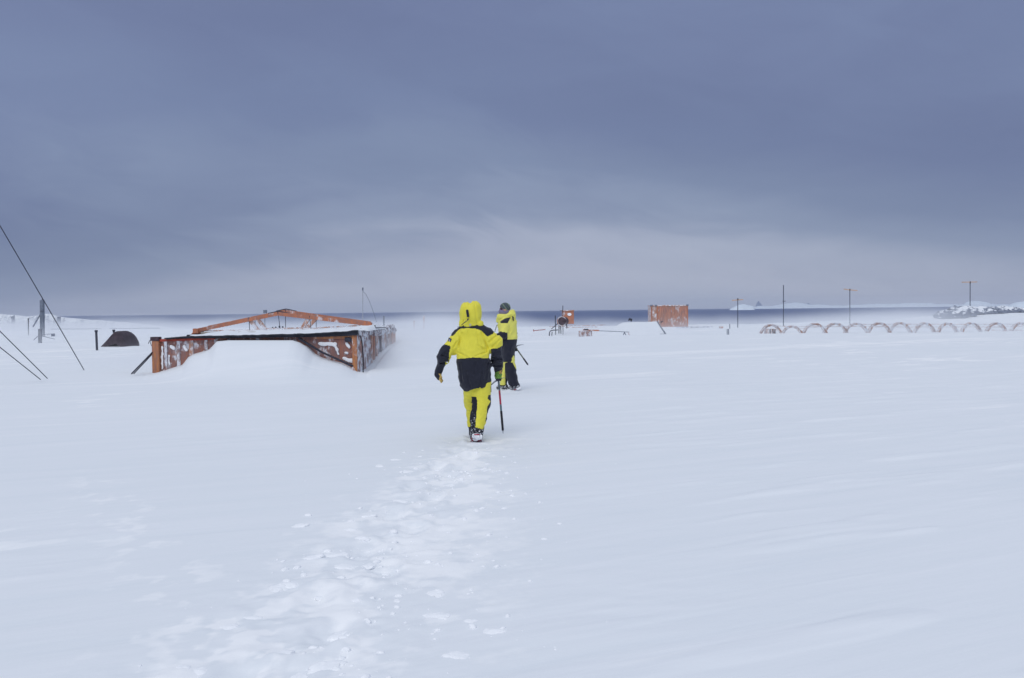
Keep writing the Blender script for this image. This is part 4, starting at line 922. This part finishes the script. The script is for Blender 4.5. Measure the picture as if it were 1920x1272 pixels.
def walker_hooded():
    s = .001714; X0, Y0 = 893.3, 11.7; base = at(X0, 824, Y0); base.z = gz(base.x, Y0)+.010
    e = empty('person', base, 'person walking away in a yellow and black suit, yellow hood up', 'person')
    p = local(None, s, 465, 1165)
    # body: one continuous skin
    hf, HP = head_fs(p(430, 195, .02), (0, 1))
    bf = union([hf, cone(p(430, 255), p(438, 310), .058, .065), cone(p(440, 340), p(446, 600), .135, .14, ky=1.4), cone(p(350, 350), p(560, 350), .06, .06),
                cone(p(340, 360, 0), p(238, 495, -.04), .05, .042), cone(p(238, 495, -.04), p(182, 625, .04), .040, .030), cone(p(182, 625, .04), p(184, 668, .05), .03, .026),
                cone(p(568, 360, 0), p(622, 455, .02), .05, .042), cone(p(622, 455, .02), p(636, 625, .12), .040, .030), cone(p(636, 625, .12), p(642, 672, .14), .03, .026),
                cone(p(495, 640), p(502, 890, .03), .085, .06), cone(p(502, 890, .03), p(474, 1050, -.12), .055, .042), cone(p(474, 1050, -.12), p(464, 1110, -.03), .036, .03),
                cone(p(410, 640), p(424, 890, .20), .085, .06), cone(p(424, 890, .20), p(432, 1070, .30), .055, .042), cone(p(432, 1090, .28), p(432, 1135, .45), .036, .03)], .03)
    skin_part('body', bf, (-.58, -.3, -.02), (.40, .62, 1.86), .016, SKIN, e)
    # jacket
    jf = union([cone(p(446, 345), p(446, 470), .178, .205, ky=1.38), cone(p(446, 470), p(450, 560), .205, .215, ky=1.30), cone(p(450, 560), p(459, 690), .215, .207, ky=1.22), cone(p(425, 690, -.01), p(430, 712, -.02), .14, .11, ky=1.1),
                cone(p(418, 300), p(345, 356), .075, .082), cone(p(450, 300), p(562, 352), .078, .088), cone(p(432, 270), p(436, 300), .10, .12)], .045)
    la = union([cone(p(336, 362), p(240, 470, -.03), .086, .080), cone(p(242, 470, -.03), p(222, 520, -.02), .080, .082), cone(p(222, 520, -.02), p(176, 628, .04), .074, .046), cone(p(318, 400), p(292, 478, .02), .080, .048)], .022)
    ra = union([cone(p(560, 372), p(605, 470, .01), .078, .080), cone(p(566, 360), p(618, 415, .01), .090, .088), cone(p(622, 405, .01), p(622, 470, .03), .088, .070), cone(p(624, 500, .03), p(632, 560, .07), .068, .071), cone(p(632, 560, .07), p(640, 628, .12), .068, .048)], .022)
    def jk(X, Y, Z):
        d_ = smin(smin(jf(X, Y, Z), la(X, Y, Z), .03), ra(X, Y, Z), .03)
        hem = .722+ .0; zz = (1165-Z/s)
        # cut the skirt at the hem: lower at the left of the back, lifted over the right leg
        cutx = X/s+465; cut = np.interp(cutx, [340, 400, 440, 480, 600], [766, 784, 764, 748, 757])
        arm = (X < -.24) | (X > .222)
        d_ = np.where(arm, d_, np.maximum(d_, (zz-cut)*s))
        # waist seam and creases running from the armpits
        seam = np.exp(-((zz-525)/5.0)**2)*.006*(~arm)
        cr = .0075*(1-2*np.abs(vnoise((X*.8-Z*.9)*9, Y*5, (X+Z)*3.2, 17)))+.006*vnoise(X*7, Y*6, Z*11, 18)+.005*(1-2*np.abs(vnoise(X*16+Z*6, Y*12, Z*13, 19)))
        for (ax_, ay_, bx_, by_, dp) in [(560, 455, 520, 330, .010), (556, 470, 480, 420, .009), (555, 480, 470, 505, .009), (340, 420, 372, 330, .008), (335, 480, 420, 520, .008), (352, 300, 345, 440, .007), (420, 310, 400, 440, .005), (480, 330, 500, 430, .006), (585, 470, 575, 540, .012), (330, 395, 300, 440, .008),
                                        (350, 560, 365, 700, .006), (470, 560, 455, 640, .005), (560, 560, 545, 680, .007), (400, 640, 430, 740, .007), (520, 640, 500, 745, .006), (215, 500, 262, 520, .010), (200, 560, 250, 555, .010), (600, 520, 660, 540, .010), (605, 580, 655, 590, .008), (575, 400, 640, 350, .008), (600, 440, 655, 385, .007)]:
            A_ = X/s+465-ax_; B_ = zz-ay_; ux, uy = bx_-ax_, by_-ay_; t_ = np.clip((A_*ux+B_*uy)/(ux*ux+uy*uy), 0, 1); wob = 5*vnoise(X*14, Y*3, Z*14, 33)
            dd = np.sqrt((A_-t_*ux)**2+(B_-t_*uy)**2)+wob; cr = cr-dp*1.7*np.exp(-(dd/5.5)**2)+dp*1.1*np.exp(-((dd-13)/7.0)**2)
        elb = np.exp(-((X/s+465-230)/40)**2-((zz-500)/60)**2)+np.exp(-((X/s+465-625)/60)**2-((zz-520)/90)**2)
        cr = cr+elb*.010*np.sin(zz*.11+X*30)
        return d_+seam-cr
    def jreg(x, y, z):
        a = x/s+465; b = 1165-z/s
        blk = np.zeros(len(a), dtype=int)
        torso = (a > 300) & (a < 586)
        blk |= torso & (b > np.interp(a, [300, 318, 450, 585], [500, 530, 516, 528])) & ((a > 312) | (b > 500))
        yoke = np.interp(a, [280, 300, 345, 372, 420, 480, 520, 560, 606, 620], [352, 350, 302, 296, 293, 300, 318, 362, 338, 300]); blk |= (b < yoke)
        leftarm = (a < 305) & (b > np.interp(a, [170, 240, 282, 290, 305], [400, 418, 430, 470, 900])) & ~((a > 262) & (b > 430) & (b < 560) & (a > np.interp(b, [430, 480, 560], [280, 268, 262])))
        blk |= leftarm; blk &= ~((a > 236) & (a < 262) & (b > 552) & (b < 580))
        blk |= (a > 586) & (b > np.interp(a, [586, 640, 680], [456, 450, 430]))
        return blk
    skin_part('jacket', jk, (-.62, -.26, .58), (.42, .30, 1.62), .0095, [YEL, BLK], e, jreg)
    # hood
    hd = union([ell(p(432, 182, .01), (.148, .160, .150)), ell(p(398, 132, 0), (.080, .10, .065)), ell(p(466, 130, 0), (.084, .10, .068)), cone(p(432, 225, 0), p(435, 256, 0), .138, .130), cone(p(372, 258, -.03), p(498, 262, -.03), .050, .060)], .03)
    def hood(X, Y, Z):
        d_ = hd(X, Y, Z); inner = ell(p(428, 190, .10), (.105, .15, .115))(X, Y, Z); d_ = np.maximum(d_, -inner)
        d_ = np.maximum(d_, .0+(1.517-Z)); a = X/s+465
        g = .011*np.exp(-((a-388-12*(Z-1.7)*5)/3.5)**2)+.011*np.exp(-((a-474+12*(Z-1.7)*5)/3.5)**2)+.016*np.exp(-((a-430)/13)**2)*sstep(1.74, 1.80, Z)+.008*np.exp(-((Z-1.58-.03*np.sin(a*.05))/.008)**2)
        return d_+g-.006*(1-2*np.abs(vnoise(X*13, Y*10, Z*5, 27)))-.005*vnoise(X*9, Y*9, Z*14, 28)
    hdo = skin_part('hood', hood, (-.26, -.22, 1.49), (.14, .24, 1.88), .0085, YEL, e)
    back = lambda a, b, y: Vector(p(a, b, y))+base
    q = MB(); q.tube([back(410, 155, -.156), back(413, 180, -.165), back(418, 210, -.165)], [.015, .017, .015], 8); label(q.build('adjuster_strap', BLK, hdo, smooth=True, bevel=0), 'short black strap down the back of the hood')
    q = MB(); q.tube([back(418, 224, -.165), back(410, 236, -.168), back(385, 254, -.158), back(366, 268, -.145)], .0055, 6); q.tube([back(420, 222, -.168), back(412, 230, -.170)], .010, 8); q.build('drawcord', DARK, hdo, smooth=True)
    q = MB(); n = 14; c = back(432, 270, -.150); q.tube([c+Vector((math.cos(k*2*math.pi/n)*.010, -.004, math.sin(k*2*math.pi/n)*.013)) for k in range(n+1)], .0042, 6, caps=False); q.build('hanging_loop', m_plain('pale_cord', (.6,.62,.6,1), .7), e, smooth=True)
    for (a, b) in ((338, 286), (560, 306)):
        q = MB(); q.tube([back(a-6, b+4, -.03), back(a+7, b-3, -.03)], [.010, .012], 8); q.build('cord_toggle', m_plain('pale_toggle', (.55,.58,.6,1), .5), e, smooth=True)
    # sleeve badge: dark square with a small pale emblem
    c = back(272, 386, -.088); q = MB(); u_ = Vector((.55, -.25, -.25)).normalized(); v_ = Vector((.22, 0, .95)).normalized(); nrm = Vector((-.35, -.93, .1))
    def quad(w_, h_, o_): return [c+u_*sx*w_+v_*sz*h_+nrm*o_ for sx, sz in ((-1,-1),(1,-1),(1,1),(-1,1))]
    A, B = quad(.022, .027, -.03), quad(.022, .027, .004); q.hexa(A+B); badge = q.build('badge', m_plain('navy_badge', (.03,.035,.09,1), .7), e)
    A, B = quad(.010, .012, .003), quad(.010, .012, .006); q = MB(); q.hexa(A+B); q.build('emblem', m_plain('pale_emblem', (.35,.36,.5,1), .7), badge)
    # trousers
    rl = union([cone(p(512, 720, 0), p(505, 880, .02), .122, .112, ky=1.05), cone(p(505, 880, .02), p(483, 985, -.06), .112, .104), cone(p(483, 985, -.06), p(474, 1042, -.12), .100, .088)], .04)
    ll = union([cone(p(428, 720, 0), p(424, 880, .18), .115, .088), cone(p(424, 880, .18), p(430, 1062, .28), .086, .066)], .04)
    def tr(X, Y, Z):
        d_ = smin(rl(X, Y, Z), ll(X, Y, Z), .012); zz = 1165-Z/s
        d_ = np.maximum(d_, np.where(Y > .1, (zz-1098)*s, (zz-1072)*s))
        return d_-.006*(1-2*np.abs(vnoise(X*8, Y*8, Z*15+X*6, 37)))-.005*vnoise(X*6, Y*6, Z*9, 38)-.003*(1-2*np.abs(vnoise(X*22, Y*16, Z*26, 39)))
    def treg(x, y, z):
        a = x/s+465; b = 1165-z/s; m_ = np.zeros(len(a), dtype=int)
        left_edge = np.interp(b, [820, 900, 980, 1050], [431, 428, 418, 408]); right_edge = np.interp(b, [820, 880, 950, 1050], [472, 477, 472, 462])
        m_[(b > 824) & (a > left_edge) & (a < right_edge) & (y < .06)] = 1
        out = np.interp(b, [815, 840, 860, 900, 960, 1020], [561, 557, 580, 553, 549, 535]); m_[(a > out) & (b > 812) & (b < 1010)] = 2
        m_[(b > np.interp(a, [400, 460, 500, 530], [1062, 1045, 1058, 1075])) & (y < .12)] = 1
        m_[(b > 1078) & (y > .12)] = 2
        return m_
    skin_part('trousers', tr, (-.26, -.26, .08), (.24, .46, .82), .0095, [YEL, GAITER_SNOWY, BLK], e, treg)
    # boots and crampons
    H, T = p(470, 1088, -.13), p(464, 1140, .015)
    bo = union([cone(p(474, 1045, -.125), H, .070, .062), cone(H, T, .070, .066, kx=.80), cone(p(478, 1058, -.10), p(470, 1105, -.05), .088, .074)], .02)
    b1 = skin_part('boot', lambda X, Y, Z: bo(X, Y, Z)-.003*vnoise(X*40, Y*40, Z*40, 4), (-.12, -.26, -.03), (.12, .12, .30), .008, GAITER_SNOWY, e)
    crampon(e, Vector(H), Vector(T), (0, -.70, -.71), .086, 11, s=1.15)
    bo2 = union([cone(p(432, 1075, .28), p(432, 1128, .26), .062, .052), cone(p(432, 1130, .26), p(432, 1134, .44), .05, .047)], .02)
    b2 = skin_part('boot', bo2, (-.16, .16, -.03), (.05, .54, .26), .009, BOOTB, e)
    # gloves
    def hand(name, wr, pal, kn, tips, th0, th1, r, mats, reg, lo, hi):
        fs = [cone(wr, pal, r*1.15, r*1.05, kx=1.0), cone(pal, tuple((arr(kn[0])+arr(kn[-1]))/2), r*1.0, r*.85)]
        for (k0, (m1, tp)) in zip(kn, tips): fs += [cone(k0, m1, r*.36, r*.34), cone(m1, tp, r*.34, r*.28)]
        fs += [cone(pal, th0, r*.5, r*.40), cone(th0, th1, r*.38, r*.30)]
        first = union(fs[:2], .02)
        def f(X, Y, Z):
            d_ = first(X, Y, Z)
            for g in fs[2:]: d_ = smin(d_, g(X, Y, Z), .005)
            return d_-.0015*vnoise(X*60, Y*60, Z*60, 3)
        return skin_part(name, f, lo, hi, .005, mats, e, reg)
    kn = [p(184, 676, .045-.026*k+.01) for k in range(4)]; tips = [(p(198, 690+2*k, .045-.027*k), p(207-2*k, 700+3*k, .030-.020*k)) for k in range(4)]
    hand('glove', p(176, 626, .04), p(172, 652, .045), kn, tips, p(190, 655, -.005), p(202, 672, -.02), .042, [BLK, TAN], lambda x, y, z: ((x/s+465 > np.interp(1165-z/s, [600, 640, 660, 690], [178, 176, 190, 184]))).astype(int), (-.60, -.10, .72), (-.40, .14, .96))
    # right hand closes on the axe head
    kn = [p(652, 668, .085+.0), p(650, 676, .075), p(648, 684, .070), p(646, 691, .068)]
    tips = [(p(664, 676+5*k, .06), p(646, 688+4*k, .062)) for k in range(4)]
    hand('glove', p(640, 628, .12), p(640, 655, .115), [p(628+9*k, 676, .075) for k in range(4)], [(p(626+10*k, 690, .045), p(628+9*k, 702, .075)) for k in range(4)], p(618, 668, .10), p(622, 690, .075), .044,
         [GREEN, BLK, TAN], lambda x, y, z: np.where((1165-z/s > 688) | (((x*170).astype(int)+(z*130).astype(int)) % 5 == 0), 1, np.where((1165-z/s < 652) & (x/s+465 > 645), 2, 0)), (.20, -.0, .74), (.40, .22, .98))
    # loose straps at the hip
    q = MB(); q.tube([back(576, 530, -.08), back(580, 556, -.07), back(584, 572, -.06), back(594, 580, -.06)], .0055, 6); q.build('strap', BLK, e, smooth=True)
    q = MB(); q.beam(back(580, 688, .02), back(582, 792, .02), .016, .010); q.build('strap', BLK, e)
    # the axe in the right hand
    ice_axe('ice_axe', back(640, 700, .085), back(672, 1118, .02), (-.80, -.25, -.45), 'long ice axe with a red band, held like a cane by the hooded walker',
            [(.0, .20, m_plain('blue_grey_alloy', (.13,.17,.21,1), .4, .5, .1, 30), .0135), (.20, .455, REDC, .0135), (.455, .575, m_plain('teal_grey_alloy', (.12,.19,.22,1), .4, .5, .1, 30), .0135), (.575, .935, BOOTB, .016)])
walker_hooded()

def walker_beanie():
    s = .002637; X0, Y0 = 951.8, 18.0; base = at(X0, 730, Y0); base.z = min(gz(base.x, Y0), base.z+.06) if False else gz(base.x, Y0)
    e = empty('person', base, 'person in profile with a striped beanie and dark glasses, yellow hood down', 'person')
    dz_ = at(X0, 730, Y0).z-base.z
    pp = local(None, s, 705, 780); p = lambda a, b, y=0.0: (lambda v: (v[0], v[1], v[2]))(pp(a, b, y))
    hc = arr(p(690, 158, 0)); hf, HP = head_fs(hc, (-1, 0), 1.03)
    bf = union([hf, cone(p(703, 195), p(712, 235), .060, .07), cone(p(712, 270), p(712, 500), .13, .125, ky=.85), cone(p(710, 262, -.17), p(710, 262, .17), .06, .06),
                cone(p(692, 268, -.20), p(676, 358, -.25), .05, .042), cone(p(676, 358, -.25), p(600, 372, -.20), .040, .028), cone(p(600, 372, -.20), p(580, 372, -.19), .03, .028),
                cone(p(722, 262, .20), p(750, 348, .22), .05, .042), cone(p(750, 348, .22), p(752, 432, .14), .040, .030), cone(p(752, 432, .14), p(764, 452, .10), .03, .026),
                cone(p(712, 520, .09), p(690, 640, .09), .085, .06), cone(p(690, 640, .09), p(672, 735, .09), .055, .042), cone(p(672, 752, .09), p(640, 768, .10), .034, .03),
                cone(p(712, 520, -.09), p(728, 640, -.10), .085, .06), cone(p(728, 640, -.10), p(760, 725, -.10), .055, .042), cone(p(770, 745, -.10), p(728, 768, -.10), .034, .03)], .03)
    skin_part('body', bf, (-.40, -.34, -.02), (.30, .34, 1.84), .016, SKIN, e)
    jf = union([cone(p(708, 268), p(710, 375), .188, .185, ky=.84), cone(p(710, 375), p(714, 440), .183, .148, ky=.84), cone(p(714, 440), p(712, 548), .136, .128, ky=.60), cone(p(700, 235, 0), p(706, 262, 0), .135, .17, ky=.9),
                cone(p(702, 262, -.17), p(708, 262, .17), .085, .085)], .05)
    la = union([cone(p(690, 270, -.20), p(678, 345, -.26), .088, .082), cone(p(676, 352, -.26), p(604, 372, -.21), .078, .052)], .02)
    ra = union([cone(p(724, 265, .18), p(752, 345, .20), .085, .078), cone(p(752, 345, .20), p(750, 432, .14), .072, .05)], .02)
    def jk(X, Y, Z):
        d_ = smin(smin(jf(X, Y, Z), la(X, Y, Z), .018), ra(X, Y, Z), .018); zz = 780-Z/s; d_ = np.maximum(d_, (zz-562)*s)
        d_ = np.maximum(d_, (218-zz)*s)
        cr = .009*(1-2*np.abs(vnoise((X-Z)*7, Y*5, (X+Z)*4, 47)))+.007*vnoise(X*7, Y*7, Z*12, 48)+.004*(1-2*np.abs(vnoise(X*18, Y*14, Z*16, 49)))
        return d_+np.exp(-((zz-388)/4.0)**2)*.006-cr
    def jreg(x, y, z):
        a = x/s+705; b = 780-z/s; m_ = (b > np.interp(a, [600, 780], [390, 386])).astype(int)
        arm = (a < 709) & (y < -.12); m_ |= (arm & (b > np.interp(a, [600, 640, 709], [318, 322, 334])) & (b < 400)).astype(int)
        m_ |= ((a > 656) & (a < np.interp(b, [218, 262], [736, 712])) & (b > np.interp(a, [655, 690, 735], [248, 226, 218])) & (b < 262) & (y < .0)).astype(int)
        m_ |= ((y > .10) & (b > 330)).astype(int)
        return m_
    skin_part('jacket', jk, (-.36, -.40, .58), (.30, .34, 1.52), .011, [YEL2, BLK], e, jreg)
    # collar and lowered hood
    cf = union([cone(p(652, 210, -.03), p(646, 236, -.02), .045, .055), cone(p(650, 214, -.09), p(700, 214, -.12), .050, .052), cone(p(650, 214, .09), p(700, 214, .12), .050, .052), cone(p(700, 212, -.12), p(745, 192, -.07), .052, .06), cone(p(700, 212, .12), p(745, 192, .07), .052, .06),
                ell(p(744, 206, 0), (.080, .13, .100)), cone(p(738, 176, -.05), p(752, 172, .05), .034, .034), cone(p(636, 206, 0), p(636, 250, 0), .024, .032)], .022)
    skin_part('hood', lambda X, Y, Z: cf(X, Y, Z)-.009*(1-2*np.abs(vnoise(X*14, Y*9, Z*14, 57)))-.004*vnoise(X*25, Y*20, Z*25, 58), (-.30, -.24, 1.30), (.26, .24, 1.66), .009, YEL2, e)
    B = lambda a, b, y: Vector(p(a, b, y))+base
    q = MB(); q.tube([B(748, 212, -.155), B(755, 224, -.16), B(752, 232, -.165), B(758, 244, -.165)], [.012, .016, .012, .014], 7); q.build('hood_cord', BLK, e, smooth=True)
    for k, (a, b) in enumerate(((622, 300), (616, 318))):
        q = MB(); q.tube([B(a+8, b-26, -.02), B(a, b-8, -.03), B(a-4, b+12, -.03)], .007, 6); q.build('zip_cord', m_plain('grey_cord', (.22,.24,.2,1), .7), e, smooth=True)
    # beanie with slanting stripes
    be = ell(hc+arr((.008, 0, .040)), (.108, .090, .098))
    def bn(X, Y, Z):
        d_ = be(X, Y, Z); cutz = hc[2]-.012+(X-hc[0])*(-.62); return np.maximum(d_, (cutz-Z)*.9)-.002
    m1, m2, m3 = m_cloth('dark_green_grey_knit', (.045,.065,.07,1)), m_cloth('pale_sage_knit', (.20,.26,.20,1)), m_cloth('grey_knit', (.10,.12,.14,1))
    def breg(x, y, z):
        t_ = ((x-hc[0])*.82-(z-hc[2])*-.57)*1.0; k = np.floor(((x-hc[0])*.80+(z-hc[2])*.60)/.022).astype(int) % 4
        return np.select([k == 1, k == 3], [1, 2], 0)
    skin_part('beanie', bn, (-.22, -.12, 1.45), (.16, .12, 1.85), .006, [m1, m2, m3], e, breg)
    # neck gaiter pulled over the chin
    gf = union([ell(hc+arr((-.040, 0, -.058)), (.078, .074, .062)), cone(tuple(hc+arr((-.095, 0, -.035))), tuple(hc+arr((-.080, 0, -.075))), .030, .034), cone(tuple(hc+arr((-.045, 0, -.045))), tuple(hc+arr((.040, 0, -.060))), .074, .082), cone(tuple(hc+arr((-.01, 0, -.09))), tuple(hc+arr((.03, 0, -.13))), .082, .085)], .02)
    skin_part('neck_gaiter', lambda X, Y, Z: gf(X, Y, Z)-.003*(1-2*np.abs(vnoise(X*20, Y*20, Z*50, 61))), (-.22, -.14, 1.40), (.12, .14, 1.70), .007, m_cloth('mauve_fleece', (.22,.19,.30,1)), e)
    # wraparound glasses
    q = MB(); e3 = Vector(tuple(hc))+base
    ring = [(math.cos(t_)*.092, math.sin(t_)*.080) for t_ in [R(a) for a in range(-62, 63, 6)]]
    vs = [e3+Vector((-.012-x_, y_, .030)) for x_, y_ in ring]+[e3+Vector((-.014-x_, y_, -.008)) for x_, y_ in ring]+[e3+Vector((-.004-x_*.97, y_*.97, .030)) for x_, y_ in ring]+[e3+Vector((-.004-x_*.97, y_*.97, -.008)) for x_, y_ in ring]
    n = len(ring); fs = [(i, i+1, n+i+1, n+i) for i in range(n-1)]+[(2*n+i, 3*n+i, 3*n+i+1, 2*n+i+1) for i in range(n-1)]+[(i, 2*n+i, 2*n+i+1, i+1) for i in range(n-1)]+[(n+i, n+i+1, 3*n+i+1, 3*n+i) for i in range(n-1)]
    q.add(vs, fs); gl, _, gb = principled('dark_red_lens', (.05,.008,.018,1), .15, 0, .6); g = q.build('sunglasses', gl, e, smooth=True)
    for sy in (-1, 1):
        q = MB(); q.beam(e3+Vector((-.055, sy*.070, .018)), e3+Vector((.015, sy*.084, .012)), .006, .014); q.build('temple', m_plain('maroon_frame', (.12,.02,.04,1), .4), g)
    # trousers
    fl = union([cone(p(704, 530, .08), p(686, 640, .08), .115, .090), cone(p(686, 640, .08), p(672, 742, .08), .086, .066)], .03)
    nl = union([cone(p(716, 530, -.08), p(728, 620, -.10), .120, .115), cone(p(728, 620, -.10), p(752, 730, -.10), .112, .098)], .03)
    def tr(X, Y, Z):
        d_ = smin(fl(X, Y, Z), nl(X, Y, Z), .012); zz = 780-Z/s; d_ = np.maximum(d_, np.where(Y > 0, (zz-750)*s, ((zz-742)*s-.10*(X-.1)*0)))
        return d_-.007*(1-2*np.abs(vnoise(X*8, Y*8, Z*14, 67)))-.004*vnoise(X*8, Y*8, Z*8, 68)
    def treg(x, y, z):
        a = x/s+705; b = 780-z/s; near = y < -.005
        m_ = np.where(near, (b > np.interp(a, [670, 690, 715, 745, 775], [615, 566, 556, 564, 622])) & (a > 686), (a > 688) | (b > 742))
        return m_.astype(int)
    skin_part('trousers', tr, (-.26, -.30, .05), (.32, .26, .74), .011, [YEL2, BLK], e, treg)
    # boots
    H, T = p(688, 758, .09), p(634, 764, .10); bo = union([cone(p(672, 735, .09), H, .062, .056), cone(H, T, .052, .047)], .02)
    skin_part('boot', bo, (-.28, -.0, -.04), (.06, .20, .20), .009, GAITER_SNOWY, e); crampon(e, (H[0]-.01, H[1], H[2]), T, (0, 0, -1), .048, 21)
    H, T = p(778, 742, -.10), p(726, 764, -.10); bo = union([cone(p(762, 722, -.10), H, .066, .056), cone(H, T, .054, .048)], .02)
    skin_part('boot', bo, (-.06, -.2, -.04), (.30, .0, .24), .009, GAITER_SNOWY, e); crampon(e, H, T, (.33, 0, -.94), .048, 22)
    # gloves
    def mitt(wr, pal, fdir, lo, hi, spread):
        wr, pal, fd, sp = arr(wr), arr(pal), arr(fdir), arr(spread); fs = [cone(wr, pal, .046, .042)]
        fs2 = []
        for k in range(4):
            b0 = pal+sp*(k-1.5)*.022+fd*.02; m1_ = b0+fd*(.040-.004*abs(k-1)); fs2 += [cone(b0, m1_, .0135, .0125), cone(m1_, m1_+fd*.012+arr((0, 0, -.026)), .0125, .010)]
        fs2 += [cone(pal, pal+sp*-.045+fd*.01, .018, .014), cone(pal+sp*-.045+fd*.01, pal+sp*-.040+fd*.04, .014, .011)]
        f0 = fs[0]
        def f(X, Y, Z):
            d_ = f0(X, Y, Z)
            for g_ in fs2: d_ = smin(d_, g_(X, Y, Z), .005)
            return d_
        skin_part('glove', f, lo, hi, .007, BLK, e)
    mitt(p(602, 372, -.20), p(586, 374, -.19), (-1, 0, 0), (-.48, -.32, .98), (-.22, -.08, 1.16), (0, 0, 1))
    mitt(p(752, 432, .14), p(762, 450, .09), (.55, -.4, -.7), (.04, -.06, .74), (.26, .26, 1.0), (.6, .5, .1))
    ice_axe('ice_axe', B(768, 448, .04), B(868, 592, -.02), (.9, -.1, .42), 'short ice axe slanting down behind the walker in the striped beanie',
            [(.0, .62, m_plain('olive_alloy', (.16,.17,.12,1), .4, .4, .1, 30), .013), (.62, .95, BOOTB, .016)])
walker_beanie()

# ------------------------------------------------------------------ kicked-up snow: the larger lumps one by one, the crumbs as one mass
def clump_mesh(seed, h=.09):
    rr = random.Random(seed); fs = [ell((0, 0, 0), (1, .8, .62))]
    for k in range(5): fs.append(ell((rr.uniform(-.8, .8), rr.uniform(-.6, .6), rr.uniform(-.25, .35)), (rr.uniform(.3, .6), rr.uniform(.3, .5), rr.uniform(.22, .42))))
    u_ = union(fs, .12); f = lambda X, Y, Z: u_(X, Y, Z)-.16*fbm(X*1.7, Y*1.7, Z*1.7, 4, seed)-.05*(1-2*np.abs(vnoise(X*5, Y*5, Z*5, seed+3)))
    return surface_net(f, (-1.8, -1.7, -1.1), (1.8, 1.7, 1.2), h)
CM = [clump_mesh(s_) for s_ in (101, 102, 103, 104, 105, 106)]
big = [(612, 1238, 36, 'roundest and largest snow lump, at the near end of the track'), (375, 1250, 22, 'wide flat snow lump beside the nearest rubble'), (560, 1255, 20, None), (532, 1220, 22, None), (635, 1172, 26, 'broad snow lump just up the track from the roundest one'),
       (430, 1165, 22, None), (520, 1095, 24, None), (545, 1090, 22, None), (622, 1035, 30, 'highest pile of broken snow in the middle of the track'), (650, 1052, 24, None), (585, 1040, 20, None), (690, 1052, 16, None), (563, 980, 18, None), (658, 984, 13, None),
       (750, 935, 15, None), (742, 860, 11, None), (713, 873, 12, None), (765, 882, 13, None), (818, 1108, 22, 'rounded lump of snow off to the side of the track'), (925, 1180, 26, 'flat lump of snow farthest to the side of the track'), (820, 1150, 24, None), (860, 1225, 26, None),
       (690, 962, 14, None), (822, 872, 10, None), (845, 905, 11, None), (680, 1005, 14, None), (475, 1150, 16, None), (880, 1160, 12, None), (745, 1120, 9, None), (345, 1245, 14, None), (600, 1105, 14, None), (668, 1120, 12, None)]
meshes = {}
rr = random.Random(12)
for k, (px, py, hw, lb) in enumerate(big):
    d_ = M3 @ Vector(((px-960)/FPX, -(py-636)/FPX, -1)); t_ = CAMZ/-d_.z; P_ = Vector((0, 0, CAMZ))+d_*t_; r_ = hw*P_.y/FPX
    v, F = CM[k % 6]
    if k % 6 not in meshes:
        o = np_mesh('snow_lump', v, F, CLUMP); meshes[k % 6] = o.data
    else: o = bpy.data.objects.new('snow_lump', meshes[k % 6]); C.objects.link(o)
    o.location = (P_.x, P_.y, gz(P_.x, P_.y)-r_*.13); o.scale = (r_*1.0, r_*.95, r_*.42); o.rotation_euler = (rr.uniform(-.08, .08), rr.uniform(-.08, .08), rr.uniform(0, 6.28))
    tag(o, lb or 'white lump of kicked up snow in the trodden track', 'snow lump', 'lumps of kicked up snow along the track')
def crumbs():
    lo = [clump_mesh(s_, .36) for s_ in (201, 202, 203)]; VV = []; FF = []; b0 = 0; rr = random.Random(5); n = 0
    while n < 430:
        y = 3.9+8.0*rr.random()**1.1; tx = float(np.interp(y, [3, 4.1, 5, 6.1, 8.9, 11.2, 12], [-1.25, -1.2, -1.1, -.98, -.85, -.52, -.35])); x = tx+rr.gauss(0, .38+.10*(12-y)/8)+(rr.random() < .25)*rr.uniform(0, .9)
        if vnoise(np.array([x*1.6]), np.array([y*1.3]), seed=77)[0] < rr.uniform(-.5, .35): continue
        r_ = .005+.030*rr.random()**3.2; v, F = lo[n % 3]; a = rr.uniform(0, 6.28); ca, sa = math.cos(a), math.sin(a)
        M_ = np.array([[ca, -sa, 0], [sa, ca, 0], [0, 0, 1]]); vv = (v*arr((1, .85, .6+.3*rr.random()))@M_.T)*r_+arr((x, y, gz(x, y)-r_*.05)); VV.append(vv); FF.append(F+b0); b0 += len(v); n += 1
    o = np_mesh('snow_rubble', np.concatenate(VV), np.concatenate(FF), CLUMP); tag(o, 'crumbs of broken snow scattered over the track', kind='stuff')
crumbs()
